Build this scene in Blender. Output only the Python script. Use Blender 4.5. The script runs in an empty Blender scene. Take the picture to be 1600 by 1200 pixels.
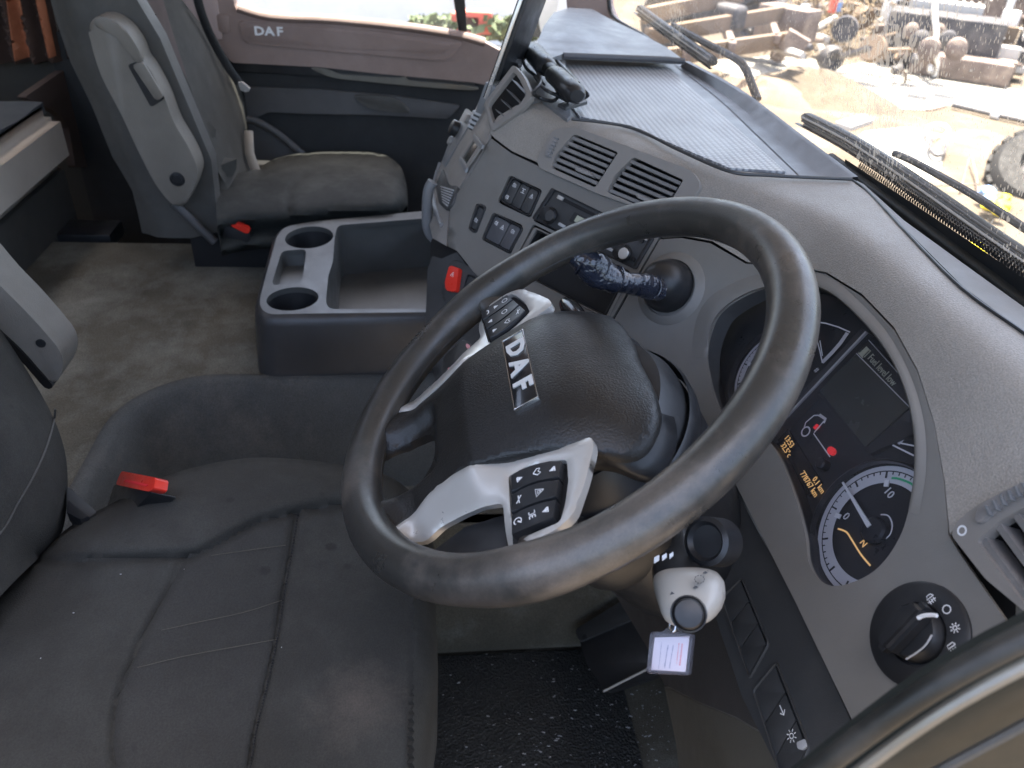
import bpy, bmesh, math, random
import numpy as np
from mathutils import Vector, Matrix
from mathutils.geometry import delaunay_2d_cdt
random.seed(7)
S = bpy.context.scene
COL = S.collection
R = math.radians

# ------------------------------------------------------------ camera
FPX = 1200.0                                    # focal length in pixels of the 1600x1200 photograph
ROT = np.array([[0.10230531, 0.56540736, -0.81844251],
                [0.99284911, -0.00715777, 0.11916131],
                [0.06151645, -0.82478075, -0.56209648]])   # columns: right, down, forward of the camera in the cab frame
EYE = np.array([0.60025801, -0.12579476, 1.44803392])
cam = bpy.data.cameras.new('camera'); cam_o = bpy.data.objects.new('camera', cam); COL.objects.link(cam_o)
cam.sensor_width = 36.0; cam.lens = 36.0 * FPX / 1600.0
cam.dof.use_dof = True; cam.dof.focus_distance = .82; cam.dof.aperture_fstop = 8.0
cam.clip_start = 0.02; cam.clip_end = 400
mw = Matrix.Identity(4)
for r_ in range(3):
    mw[r_][0] = ROT[r_, 0]; mw[r_][1] = -ROT[r_, 1]; mw[r_][2] = -ROT[r_, 2]; mw[r_][3] = EYE[r_]
cam_o.matrix_world = mw
S.camera = cam_o

# ------------------------------------------------------------ daylight
SUN_EL, SUN_AZ = R(79), R(-84)                 # azimuth from +Y (ahead of the cab) towards +X
sd = Vector((math.sin(SUN_AZ) * math.cos(SUN_EL), math.cos(SUN_AZ) * math.cos(SUN_EL), math.sin(SUN_EL)))
W_ = bpy.data.worlds.new("World"); S.world = W_; W_.use_nodes = True
wn = W_.node_tree.nodes; wl = W_.node_tree.links
sky = wn.new('ShaderNodeTexSky'); sky.sky_type = 'NISHITA'; sky.sun_disc = False
sky.sun_elevation = SUN_EL; sky.sun_rotation = SUN_AZ; sky.dust_density = 5; sky.air_density = 1.0; sky.ozone_density = .35
wl.new(sky.outputs[0], wn['Background'].inputs[0]); wn['Background'].inputs[1].default_value = 0.15
sl = bpy.data.lights.new('sun', 'SUN'); sl.energy = 4.5; sl.angle = R(0.5); sl.color = (1, 0.93, 0.82)
so = bpy.data.objects.new('sun', sl); COL.objects.link(so)
so.rotation_euler = sd.to_track_quat('Z', 'Y').to_euler()
S.view_settings.view_transform = 'Standard'; S.view_settings.look = 'None'
S.view_settings.exposure = 2.6; S.view_settings.gamma = 1.0
S.cycles.max_bounces = 10; S.cycles.diffuse_bounces = 5; S.cycles.glossy_bounces = 4
S.cycles.transparent_max_bounces = 16; S.cycles.use_denoising = True
S.cycles.sample_clamp_indirect = 6.0

# ------------------------------------------------------------ geometry helpers
def A(*v): return np.array(v if len(v) > 1 else v[0], float)
def nrm(v): v = np.asarray(v, float); return v / np.linalg.norm(v)
def ray(px, py): return ROT @ np.array([(px - 800) / FPX, (py - 600) / FPX, 1.0])
def zz(px, py, z): d = ray(px, py); return EYE + d * (z - EYE[2]) / d[2]
def xx(px, py, x): d = ray(px, py); return EYE + d * (x - EYE[0]) / d[0]
def yy(px, py, y): d = ray(px, py); return EYE + d * (y - EYE[1]) / d[1]
def dd(px, py, t): return EYE + ray(px, py) * t
class Pl:
    def __init__(s, o, u, v):
        s.o = A(o); s.u = nrm(u); s.n = nrm(np.cross(s.u, nrm(v))); s.v = np.cross(s.n, s.u)
        if (EYE - s.o) @ s.n < 0: s.n = -s.n
    def t(s, px, py, h=0.0):
        d = ray(px, py); return ((s.o + s.n * h - EYE) @ s.n) / (d @ s.n)
    def hit(s, px, py, h=0.0): return EYE + ray(px, py) * s.t(px, py, h)
    def uv(s, px, py, h=0.0): q = s.hit(px, py, h) - s.o; return np.array([q @ s.u, q @ s.v])
    def to3(s, u, v, h=0.0): return s.o + s.u * u + s.v * v + s.n * h
    def off(s, h): return Pl(s.o + s.n * h, s.u, s.v)

MATS = {}
def thing(name, label, cat, loc=(0, 0, 0), group=None):
    o = bpy.data.objects.new(name, None); COL.objects.link(o); o.location = tuple(loc); o.empty_display_size = .05
    o['label'] = label; o['category'] = cat
    if group: o['group'] = group
    return o
def tag(o, label, cat, group=None):
    o['label'] = label; o['category'] = cat
    if group: o['group'] = group
    return o
def rootloc(p):
    l = Vector((0, 0, 0))
    while p is not None: l += p.location; p = p.parent
    return l
def link(name, me, mat, parent=None, kind=None, smooth=40):
    o = bpy.data.objects.new(name, me); COL.objects.link(o)
    if mat is not None:
        me.materials.clear(); me.materials.append(MATS[mat] if isinstance(mat, str) else mat)
    if parent is not None:
        me.transform(Matrix.Translation(-rootloc(parent))); o.parent = parent
    if kind: o['kind'] = kind
    if smooth:
        me.polygons.foreach_set('use_smooth', [True] * len(me.polygons))
        me.set_sharp_from_angle(angle=R(smooth))
    me.update()
    return o
def mesh(name, vs, fs, mat, parent=None, kind=None, smooth=40, fixn=False):
    me = bpy.data.meshes.new(name); me.from_pydata([tuple(map(float, v)) for v in vs], [], [tuple(f) for f in fs])
    if fixn:
        bm = bmesh.new(); bm.from_mesh(me); bmesh.ops.recalc_face_normals(bm, faces=bm.faces); bm.to_mesh(me); bm.free()
    return link(name, me, mat, parent, kind, smooth)
def fromb(name, bm, mat, parent=None, kind=None, smooth=40, recalc=True):
    if recalc: bmesh.ops.recalc_face_normals(bm, faces=bm.faces)
    me = bpy.data.meshes.new(name); bm.to_mesh(me); bm.free()
    return link(name, me, mat, parent, kind, smooth)

def rounded(pts, r, seg=5):
    """round the corners of a closed 2-D polygon; r: one radius or one per corner"""
    n = len(pts); out = []
    for i in range(n):
        p = A(pts[i][:2]); a = A(pts[i - 1][:2]); b = A(pts[(i + 1) % n][:2])
        ri = r[i] if isinstance(r, (list, tuple)) else r
        la, lb = np.linalg.norm(a - p), np.linalg.norm(b - p)
        k = min(ri, la * .48, lb * .48)
        if k < 1e-6: out.append(p); continue
        s, e = p + (a - p) / la * k, p + (b - p) / lb * k
        for j in range(seg + 1):
            t = j / seg; out.append((1 - t) ** 2 * s + 2 * t * (1 - t) * p + t * t * e)
    return out
def spl(pts, n=8, closed=False):
    """Catmull-Rom through 2-D or 3-D points"""
    P = [A(p) for p in pts]; m = len(P); out = []
    rng = range(m if closed else m - 1)
    for i in rng:
        if closed: a, b, c, d = P[(i - 1) % m], P[i], P[(i + 1) % m], P[(i + 2) % m]
        else: a, b, c, d = P[max(i - 1, 0)], P[i], P[i + 1], P[min(i + 2, m - 1)]
        for j in range(n):
            t = j / n
            out.append(.5 * ((2 * b) + (c - a) * t + (2 * a - 5 * b + 4 * c - d) * t * t + (3 * b - a - 3 * c + d) * t ** 3))
    if not closed: out.append(P[-1])
    return out
def box(bm, c, ax, hs):
    """box centred c with axes ax (3 vectors) and half sizes hs"""
    c = A(c); v = []
    for sx, sy, sz in ((-1,-1,-1),(1,-1,-1),(1,1,-1),(-1,1,-1),(-1,-1,1),(1,-1,1),(1,1,1),(-1,1,1)):
        v.append(bm.verts.new(c + A(ax[0]) * hs[0] * sx + A(ax[1]) * hs[1] * sy + A(ax[2]) * hs[2] * sz))
    for f in ((0,3,2,1),(4,5,6,7),(0,1,5,4),(1,2,6,5),(2,3,7,6),(3,0,4,7)): bm.faces.new([v[i] for i in f])
    return v
XYZ = ((1,0,0),(0,1,0),(0,0,1))
def obox(name, c, hs, mat, parent=None, ax=XYZ, bev=0.004, seg=2, **k):
    bm = bmesh.new(); box(bm, c, ax, hs)
    if bev: bmesh.ops.bevel(bm, geom=bm.edges[:], offset=bev, segments=seg, profile=.6, affect='EDGES')
    return fromb(name, bm, mat, parent, **k)
def tube_bm(bm, pts, rad, sides=12, cap=True, flat=None):
    P = [A(p) for p in pts]; n = len(P); rings = []
    t0 = nrm(P[1] - P[0]); up = A(0, 0, 1) if abs(t0[2]) < .9 else A(1, 0, 0)
    nx = nrm(np.cross(up, t0))
    for i in range(n):
        t = nrm(P[min(i + 1, n - 1)] - P[max(i - 1, 0)])
        nx = nrm(nx - t * (nx @ t)); ny = np.cross(t, nx)
        r = rad[i] if isinstance(rad, (list, tuple, np.ndarray)) else rad
        if isinstance(r, (list, tuple)): ra, rb = r
        else: ra = rb = r
        rings.append([bm.verts.new(P[i] + nx * ra * math.cos(2 * math.pi * k / sides) + ny * rb * math.sin(2 * math.pi * k / sides)) for k in range(sides)])
    for a, b in zip(rings, rings[1:]):
        for k in range(sides): bm.faces.new((a[k], a[(k + 1) % sides], b[(k + 1) % sides], b[k]))
    if cap: bm.faces.new(rings[0][::-1]); bm.faces.new(rings[-1])
def tube(name, pts, rad, mat, parent=None, sides=12, **k):
    bm = bmesh.new(); tube_bm(bm, pts, rad, sides); return fromb(name, bm, mat, parent, **k)
def lathe(name, o, ax, prof, mat, parent=None, sides=32, el=1.0, xd=None, **k):
    """revolve profile [(radius, height)] round axis ax at o"""
    ax = nrm(ax); x = nrm(xd) if xd is not None else nrm(np.cross(ax, A(.3, .2, .93))); x = nrm(x - ax * (x @ ax)); y = np.cross(ax, x)
    bm = bmesh.new(); rings = []
    for r, h in prof:
        if r < 1e-6: rings.append([bm.verts.new(A(o) + ax * h)])
        else: rings.append([bm.verts.new(A(o) + ax * h + x * r * math.cos(2 * math.pi * i / sides) + y * r * el * math.sin(2 * math.pi * i / sides)) for i in range(sides)])
    for a, b in zip(rings, rings[1:]):
        for i in range(sides):
            j = (i + 1) % sides
            if len(a) == 1 and len(b) == 1: continue
            if len(a) == 1: bm.faces.new((a[0], b[i], b[j]))
            elif len(b) == 1: bm.faces.new((a[i], a[j], b[0]))
            else: bm.faces.new((a[i], a[j], b[j], b[i]))
    return fromb(name, bm, mat, parent, **k)
def pip(p, poly):
    x, y = p[0], p[1]; c = False; n = len(poly); j = n - 1
    for i in range(n):
        xi, yi = poly[i][0], poly[i][1]; xj, yj = poly[j][0], poly[j][1]
        if (yi > y) != (yj > y) and x < (xj - xi) * (y - yi) / (yj - yi) + xi: c = not c
        j = i
    return c
def skin(name, outer, f3, mat, parent=None, holes=(), sp=12.0, thick=0.003, bev=0.0, face=None, disp=None, smooth=50, kind=None, down=None):
    """triangulate a 2-D outline (with holes), lift every vertex with f3(a, b) -> 3-D and give it real thickness"""
    loops = [outer] + list(holes); P = []; E = []
    for L in loops:
        L2 = []
        for i in range(len(L)):
            a, b = A(L[i][:2]), A(L[(i + 1) % len(L)][:2]); n = max(1, int(np.linalg.norm(b - a) / sp))
            for j in range(n): L2.append(a + (b - a) * j / n)
        s = len(P); P += L2; E += [(s + i, s + (i + 1) % len(L2)) for i in range(len(L2))]
    B = np.array(P); nb = len(P)
    x0, y0 = np.min(B, 0); x1, y1 = np.max(B, 0); row = 0; y = y0 + sp * .5
    while y < y1:
        x = x0 + sp * (.5 if row % 2 else 1.0)
        while x < x1:
            if np.min((B[:, 0] - x) ** 2 + (B[:, 1] - y) ** 2) > (sp * .55) ** 2 and pip((x, y), outer) and not any(pip((x, y), h) for h in holes): P.append(A(x, y))
            x += sp
        y += sp * .87; row += 1
    vs, es, fs, *_ = delaunay_2d_cdt([Vector((p[0], p[1])) for p in P], E, [], 0, 1e-7)
    V3 = [A(f3(v[0], v[1])) for v in vs]; F = []
    for f in fs:
        c = sum((A(vs[i][0], vs[i][1]) for i in f), A(0, 0)) / len(f)
        if pip(c, outer) and not any(pip(c, h) for h in holes): F.append(list(f))
    if not F: raise RuntimeError('empty skin ' + name)
    # orientation
    ctr = sum(V3) / len(V3); s = 0; N = np.zeros((len(V3), 3))
    for f in F:
        n = np.cross(V3[f[1]] - V3[f[0]], V3[f[2]] - V3[f[0]])
        tgt = (EYE - V3[f[0]]) if face is None else A(face)
        if n @ tgt < 0: f.reverse(); n = -n
        for i in f: N[i] += n
    ln = np.linalg.norm(N, axis=1); ln[ln == 0] = 1; N /= ln[:, None]
    n = len(V3)
    if thick:
        bot = [V3[i] + (A(down) if down is not None else -N[i]) * thick for i in range(n)]
        ec = {}
        for f in F:
            for a, b in zip(f, f[1:] + f[:1]): ec[(a, b)] = ec.get((a, b), 0) + 1
        edges = [e for e in ec if (e[1], e[0]) not in ec]
        if bev:   # a rounded lip: border verts drop, with an inner ring left in place by the triangulation
            bset = {i for e in edges for i in e}
            for i in bset: V3[i] = V3[i] - N[i] * bev
        fs2 = F + [[i + n for i in reversed(f)] for f in F] + [[b, a, a + n, b + n] for a, b in edges]
        return mesh(name, V3 + bot, fs2, mat, parent, kind, smooth)
    return mesh(name, V3, F, mat, parent, kind, smooth)
def prism(name, pl, pts, h0, h1, mat, parent=None, r=0, bev=0.0015, uvs=False, seg=2, kind=None, smooth=35, rs=5, **k):
    """solid with a flat polygon face lying in plane pl at height h1; pts are picture points (or plane coordinates)"""
    p2 = rounded(pts, r, rs) if r else [A(p[:2]) for p in pts]
    q = p2 if uvs else [pl.uv(p[0], p[1], h1) for p in p2]
    bm = bmesh.new()
    t = [bm.verts.new(pl.to3(a, b, h1)) for a, b in q]; bo = [bm.verts.new(pl.to3(a, b, h0)) for a, b in q]
    n = len(t); ft = bm.faces.new(t); bm.faces.new(bo[::-1])
    for i in range(n): bm.faces.new((t[i], bo[i], bo[(i + 1) % n], t[(i + 1) % n]))
    if bev: bmesh.ops.bevel(bm, geom=list(ft.edges), offset=bev, segments=seg, profile=.55, affect='EDGES', clamp_overlap=True)
    return fromb(name, bm, mat, parent, kind=kind, smooth=smooth)
def ring(name, pl, outer, inner, h0, h1, mat, parent=None, uvs=False, bev=0, **k):
    """frame between two outlines with equal point counts"""
    assert len(outer) == len(inner), name
    qo = outer if uvs else [pl.uv(p[0], p[1], h1) for p in outer]; qi = inner if uvs else [pl.uv(p[0], p[1], h1) for p in inner]
    bm = bmesh.new(); n = len(qo)
    L = [[bm.verts.new(pl.to3(a, b, h)) for a, b in q] for q, h in ((qo, h0), (qo, h1), (qi, h1), (qi, h0))]
    for a, b in zip(L, L[1:] + L[:1]):
        for i in range(n): bm.faces.new((a[i], a[(i + 1) % n], b[(i + 1) % n], b[i]))
    if bev:
        ed = [e for e in bm.edges if (e.verts[0] in L[1] and e.verts[1] in L[1]) or (e.verts[0] in L[2] and e.verts[1] in L[2])]
        bmesh.ops.bevel(bm, geom=ed, offset=bev, segments=2, profile=.5, affect='EDGES')
    return fromb(name, bm, mat, parent, **k)
def text(name, s, o, u, v, size, mat, parent=None, ext=0.0003, ax='CENTER', shear=0, sx=1.0, off=0.0):
    c = bpy.data.curves.new(name, 'FONT'); c.body = s; c.size = size; c.extrude = ext; c.align_x = ax; c.align_y = 'CENTER'
    c.offset = off; c.resolution_u = 2
    t = bpy.data.objects.new(name, c); COL.objects.link(t)
    dg = bpy.context.evaluated_depsgraph_get(); me = bpy.data.meshes.new_from_object(t.evaluated_get(dg))
    bpy.data.objects.remove(t); me.name = name
    u = nrm(u); n = nrm(np.cross(u, nrm(v))); v = np.cross(n, u)
    M = Matrix(((u[0] * sx, v[0], n[0], o[0]), (u[1] * sx, v[1], n[1], o[1]), (u[2] * sx, v[2], n[2], o[2]), (0, 0, 0, 1)))
    me.transform(M)
    return link(name, me, mat, parent, smooth=0)
def merge(name, objs, mat, parent=None, kind=None):
    """join finished meshes into one mesh object (tiny printed marks)"""
    bm = bmesh.new()
    for o in objs:
        me = o.data; me.transform(Matrix.Translation(rootloc(o.parent) if o.parent else Vector())); bm.from_mesh(me)
        bpy.data.objects.remove(o)
    return fromb(name, bm, mat, parent, kind=kind, smooth=0, recalc=False)
def smax(a, b, k): return .5 * (a + b + math.sqrt((a - b) ** 2 + 4 * k * k))
def smin(a, b, k): return .5 * (a + b - math.sqrt((a - b) ** 2 + 4 * k * k))
def circ(cx, cy, rx, ry=None, n=24, rot=0, a0=0, a1=360):
    ry = ry or rx; out = []
    full = abs(a1 - a0) >= 360
    for i in range(n if full else n + 1):
        t = R(a0 + (a1 - a0) * i / n); x, y = rx * math.cos(t), ry * math.sin(t)
        out.append(A(cx + x * math.cos(rot) - y * math.sin(rot), cy + x * math.sin(rot) + y * math.cos(rot)))
    return out
def arcband(c, r0, r1, a0, a1, n=24):
    return circ(c[0], c[1], r1, n=n, a0=a0, a1=a1) + circ(c[0], c[1], r0, n=n, a0=a0, a1=a1)[::-1]
def superell(name, c, ax, hs, e1, e2, mat, parent, nu=48, nv=32, fn=None, **k):
    """super-ellipsoid (rounded cushion-like solid)"""
    def sp(w, m): return math.copysign(abs(w) ** m, w)
    vs = []; fs = []
    for j in range(nv + 1):
        ph = -math.pi / 2 + math.pi * j / nv
        for i in range(nu):
            th = 2 * math.pi * i / nu
            p = A(hs[0] * sp(math.cos(ph), e1) * sp(math.cos(th), e2), hs[1] * sp(math.cos(ph), e1) * sp(math.sin(th), e2), hs[2] * sp(math.sin(ph), e1))
            if fn: p = A(fn(p))
            vs.append(A(c) + A(ax[0]) * p[0] + A(ax[1]) * p[1] + A(ax[2]) * p[2])
    for j in range(nv):
        for i in range(nu): fs.append((j * nu + i, j * nu + (i + 1) % nu, (j + 1) * nu + (i + 1) % nu, (j + 1) * nu + i))
    o = mesh(name, vs, fs, mat, parent, smooth=60, fixn=False, **k)
    bm = bmesh.new(); bm.from_mesh(o.data); bmesh.ops.remove_doubles(bm, verts=bm.verts, dist=1e-5); bmesh.ops.recalc_face_normals(bm, faces=bm.faces); bm.to_mesh(o.data); bm.free()
    return o

# ------------------------------------------------------------ materials
def mat(name, col, rough=.5, grain=0, gstr=.2, var=.15, vscale=9, met=0, spec=.5, coat=0, emit=None, es=0, dirt=None, damt=.3, dscale=5, stretch=None, rv=.1, fab=False, alpha=None, trans=0, ior=1.5, gdist=.0008, speck=0, sam=.18, spots=0, patch=None):
    m = bpy.data.materials.new(name); m.use_nodes = True; MATS[name] = m
    nt = m.node_tree; N = nt.nodes; Lk = nt.links; b = N['Principled BSDF']
    b.inputs['Roughness'].default_value = rough; b.inputs['Metallic'].default_value = met
    b.inputs['Specular IOR Level'].default_value = spec; b.inputs['Coat Weight'].default_value = coat
    b.inputs['IOR'].default_value = ior; b.inputs['Transmission Weight'].default_value = trans
    tc = N.new('ShaderNodeTexCoord'); src = tc.outputs['Object']
    if stretch:
        mp = N.new('ShaderNodeMapping'); mp.inputs['Scale'].default_value = stretch; Lk.new(src, mp.inputs[0]); src2 = mp.outputs[0]
    else: src2 = src
    c4 = (*col, 1)
    def noise(sc, det=4, ro=.55, s=src):
        n = N.new('ShaderNodeTexNoise'); n.inputs['Scale'].default_value = sc; n.inputs['Detail'].default_value = det; n.inputs['Roughness'].default_value = ro
        Lk.new(s, n.inputs['Vector']); return n
    base = None
    if var:
        n = noise(vscale, 6, .65); cr = N.new('ShaderNodeValToRGB')
        cr.color_ramp.elements[0].position = .3; cr.color_ramp.elements[1].position = .72
        cr.color_ramp.elements[0].color = (*[c * (1 - var) for c in col], 1); cr.color_ramp.elements[1].color = (*[min(1, c * (1 + var)) for c in col], 1)
        Lk.new(n.outputs['Fac'], cr.inputs[0]); base = cr.outputs[0]
        mr = N.new('ShaderNodeMapRange'); mr.inputs[1].default_value = .3; mr.inputs[2].default_value = .7
        mr.inputs[3].default_value = max(0, rough - rv); mr.inputs[4].default_value = min(1, rough + rv)
        n2 = noise(vscale * 2.3, 5, .7); Lk.new(n2.outputs['Fac'], mr.inputs[0]); Lk.new(mr.outputs[0], b.inputs['Roughness'])
    if dirt:
        n = noise(dscale, 8, .72); cr = N.new('ShaderNodeValToRGB'); cr.color_ramp.elements[0].position = .48; cr.color_ramp.elements[1].position = .72
        cr.color_ramp.elements[1].color = (damt, damt, damt, 1)
        Lk.new(n.outputs['Fac'], cr.inputs[0])
        mx = N.new('ShaderNodeMix'); mx.data_type = 'RGBA'; Lk.new(cr.outputs[0], mx.inputs[0])
        if base is not None: Lk.new(base, mx.inputs[6])
        else: mx.inputs[6].default_value = c4
        mx.inputs[7].default_value = (*dirt, 1); base = mx.outputs[2]
    def mixc(fac, c2, mode='MIX'):
        nonlocal base
        mx = N.new('ShaderNodeMix'); mx.data_type = 'RGBA'; mx.blend_type = mode; Lk.new(fac, mx.inputs[0])
        if base is not None: Lk.new(base, mx.inputs[6])
        else: mx.inputs[6].default_value = c4
        if hasattr(c2, 'node'): Lk.new(c2, mx.inputs[7])
        else: mx.inputs[7].default_value = (*c2, 1)
        base = mx.outputs[2]
    if spots:      # dried water drops: round darker marks of uneven size
        v = N.new('ShaderNodeTexVoronoi'); v.inputs['Scale'].default_value = spots; Lk.new(src, v.inputs['Vector'])
        n = noise(spots * .35, 2); m_ = N.new('ShaderNodeMapRange'); m_.inputs[1].default_value = .45; m_.inputs[2].default_value = .7; m_.inputs[3].default_value = .0; m_.inputs[4].default_value = .26; Lk.new(n.outputs['Fac'], m_.inputs[0])
        s_ = N.new('ShaderNodeMath'); s_.operation = 'SUBTRACT'; Lk.new(m_.outputs[0], s_.inputs[0]); Lk.new(v.outputs['Distance'], s_.inputs[1])
        r_ = N.new('ShaderNodeMapRange'); r_.inputs[1].default_value = 0; r_.inputs[2].default_value = .08; r_.inputs[4].default_value = .55; Lk.new(s_.outputs[0], r_.inputs[0])
        mixc(r_.outputs[0], [c * .45 for c in col])
    if patch:      # paler colour blended in round one place
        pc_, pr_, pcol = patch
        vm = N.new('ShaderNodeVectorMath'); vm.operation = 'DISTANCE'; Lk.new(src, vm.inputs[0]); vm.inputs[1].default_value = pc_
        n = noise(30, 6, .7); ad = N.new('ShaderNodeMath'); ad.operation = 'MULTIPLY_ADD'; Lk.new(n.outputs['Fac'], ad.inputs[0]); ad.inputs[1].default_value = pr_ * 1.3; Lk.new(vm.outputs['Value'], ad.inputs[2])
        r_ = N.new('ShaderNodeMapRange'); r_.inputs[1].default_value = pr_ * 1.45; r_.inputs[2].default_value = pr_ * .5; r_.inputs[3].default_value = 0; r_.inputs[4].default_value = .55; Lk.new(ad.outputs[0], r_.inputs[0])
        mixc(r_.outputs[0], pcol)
    if speck:
        n = noise(speck, 3, .7); cr = N.new('ShaderNodeValToRGB'); cr.color_ramp.elements[0].position = .36; cr.color_ramp.elements[1].position = .64
        cr.color_ramp.elements[0].color = (1 - sam, 1 - sam, 1 - sam, 1); cr.color_ramp.elements[1].color = (1, 1, 1, 1)
        Lk.new(n.outputs['Fac'], cr.inputs[0]); one = N.new('ShaderNodeValue'); one.outputs[0].default_value = 1
        mixc(one.outputs[0], cr.outputs[0], 'MULTIPLY')
    if base is not None: Lk.new(base, b.inputs['Base Color'])
    else: b.inputs['Base Color'].default_value = c4
    if grain:
        if fab: g = noise(grain, 2, .5, src2)
        else:
            g = N.new('ShaderNodeTexVoronoi'); g.inputs['Scale'].default_value = grain; Lk.new(src2, g.inputs['Vector'])
        bp = N.new('ShaderNodeBump'); bp.inputs['Strength'].default_value = gstr; bp.inputs['Distance'].default_value = gdist
        Lk.new(g.outputs[0], bp.inputs['Height']); Lk.new(bp.outputs[0], b.inputs['Normal'])
    if emit: b.inputs['Emission Color'].default_value = (*emit, 1); b.inputs['Emission Strength'].default_value = es
    if alpha is not None: b.inputs['Alpha'].default_value = alpha
    return m
mat('brow', (.325, .297, .262), .52, 620, .5, .08, 7, speck=620, sam=.26, dirt=(.44, .41, .37), damt=.5, dscale=3)
mat('panel', (.172, .162, .147), .48, 900, .12, .07, 8, dirt=(.23, .226, .21), damt=.35, dscale=5)
mat('panel_dark', (.040, .041, .042), .48, 800, .12, .1, 9, dirt=(.13, .125, .12), damt=.25)
mat('vent_frame', (.235, .216, .195), .45, 900, .1, .06, 8, dirt=(.3, .28, .27), damt=.3)
mat('slat', (.24, .225, .215), .42, 0, 0, .12, 20, dirt=(.36, .33, .30), damt=.55, dscale=60)
mat('black', (.016, .017, .019), .38, 0, 0, .2, 15, dirt=(.08, .075, .07), damt=.25, dscale=12)
mat('black_gloss', (.012, .013, .015), .16, 0, 0, .2, 15, coat=.3)
mat('void', (.006, .006, .007), .7, var=0)
mat('leather', (.017, .016, .015), .38, 480, .5, .12, 14, spec=.45, gdist=.0010, fab=True, speck=650, sam=.4)
mat('rim_leather', (.038, .036, .032), .36, 700, .10, .28, 8, spec=.65, dirt=(.17, .14, .115), damt=.8, dscale=6, rv=.14, speck=500, sam=.15)
mat('spoke_leather', (.022, .021, .022), .33, 480, .4, .15, 14, spec=.7)
mat('silver', (.62, .60, .56), .34, 0, 0, .05, 10, met=.5, coat=.1)
mat('silver_edge', (.75, .73, .70), .25, 0, 0, .04, 10, met=.6)
mat('letter', (.62, .61, .59), .45, var=0)
mat('chrome', (.5, .5, .5), .18, var=0, met=1)
mat('white_print', (.80, .80, .80), .5, var=0)
mat('grey_print', (.42, .42, .42), .5, var=0)
mat('red_print', (.75, .03, .04), .5, var=0)
mat('red_lamp', (.70, .02, .03), .4, var=0, emit=(1, .05, .06), es=.06)
mat('amber', (.9, .6, .25), .5, var=0, emit=(1, .58, .2), es=.07)
mat('red_plastic', (.72, .035, .02), .35, 0, 0, .08, 20, emit=None)
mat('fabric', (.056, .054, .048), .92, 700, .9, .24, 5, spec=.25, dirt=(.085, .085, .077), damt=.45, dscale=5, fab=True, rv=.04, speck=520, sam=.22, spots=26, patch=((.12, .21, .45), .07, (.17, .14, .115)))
mat('fabric_centre', (.057, .055, .050), .92, 700, .9, .22, 5, spec=.25, dirt=(.085, .085, .08), damt=.4, dscale=6, fab=True, stretch=(.45, 1, 1), rv=.04, speck=520, sam=.25, spots=26)
mat('fabric_brown', (.070, .052, .047), .9, 900, .5, .12, 6, spec=.25, dirt=(.09, .078, .07), damt=.5, dscale=7, fab=True)
mat('seat_shell', (.066, .063, .057), .6, 700, .3, .15, 7, dirt=(.13, .122, .112), damt=.4)
mat('armrest', (.155, .140, .118), .55, 600, .3, .12, 9, dirt=(.22, .21, .19), damt=.45)
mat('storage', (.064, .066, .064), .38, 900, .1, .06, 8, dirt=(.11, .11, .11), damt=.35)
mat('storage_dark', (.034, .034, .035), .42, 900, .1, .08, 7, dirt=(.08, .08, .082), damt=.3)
mat('carpet', (.13, .118, .092), .98, 420, 1.0, .28, 5, spec=.1, speck=330, sam=.35, dirt=(.28, .275, .24), damt=.85, dscale=3.5, fab=True, gdist=.003)
mat('carpet_grey', (.088, .090, .086), .93, 520, .8, .2, 6, spec=.2, speck=420, sam=.3, dirt=(.17, .155, .135), damt=.7, dscale=5, fab=True, gdist=.002)
mat('console', (.082, .082, .088), .42, 900, .1, .08, 7, dirt=(.17, .17, .18), damt=.3)
mat('console_light', (.165, .168, .172), .40, 900, .1, .06, 8, dirt=(.26, .255, .25), damt=.35)
mat('mat_rubber', (.014, .015, .014), .6, 200, 1.0, .3, 30, dirt=(.04, .04, .037), damt=.35, dscale=20, gdist=.003)
mat('door_pink', (.26, .19, .165), .6, 600, .25, .08, 5, dirt=(.38, .30, .27), damt=.3)
mat('door_dark', (.018, .019, .02), .7, 500, .3, .2, 6)
mat('door_mid', (.07, .068, .068), .65, 500, .2, .15, 6)
mat('pillar', (.42, .33, .31), .6, 500, .2, .05, 5)
mat('bunk_side', (.50, .45, .385), .8, 500, .5, .1, 7, fab=True, dirt=(.5, .46, .41), damt=.3)
mat('bunk_top', (.055, .065, .075), .85, 900, .4, .12, 6, fab=True)
mat('curtain', (.38, .13, .06), .8, 0, 0, .25, 14)
mat('wall_dark', (.045, .044, .040), .8, 500, .3, .15, 4)
mat('unseen_roof_lining', (.5, .48, .45), .9, 500, .3, .05, 4)
mat('rubber', (.014, .015, .014), .42, 0, 0, .3, 12, spec=.35, dirt=(.06, .055, .05), damt=.4, dscale=25)
mat('paint_body', (.018, .021, .019), .42, 0, 0, .1, 4, spec=.14)
mat('tape', (.018, .021, .032), .13, 90, .8, .3, 40, coat=.6, gdist=.006, fab=True)
mat('sky_glass_wall', (.75, .73, .70), .8, 0, 0, .06, 2)
mat('pavement', (.26, .245, .21), .9, 30, .3, .08, 1.2, dirt=(.22, .19, .15), damt=.5, dscale=1.5)
mat('soil', (.092, .070, .046), .95, 14, .5, .22, .9, dirt=(.16, .13, .092), damt=.8, dscale=.9, fab=True, gdist=.02)
mat('rust_steel', (.16, .12, .10), .8, 0, 0, .4, 3, dirt=(.42, .33, .25), damt=.6, dscale=4)
mat('dark_steel', (.045, .042, .045), .6, 0, 0, .4, 5, dirt=(.25, .22, .18), damt=.5, dscale=6)
mat('pale_steel', (.42, .40, .37), .6, 0, 0, .2, 5, dirt=(.25, .2, .16), damt=.5, dscale=5)
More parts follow.
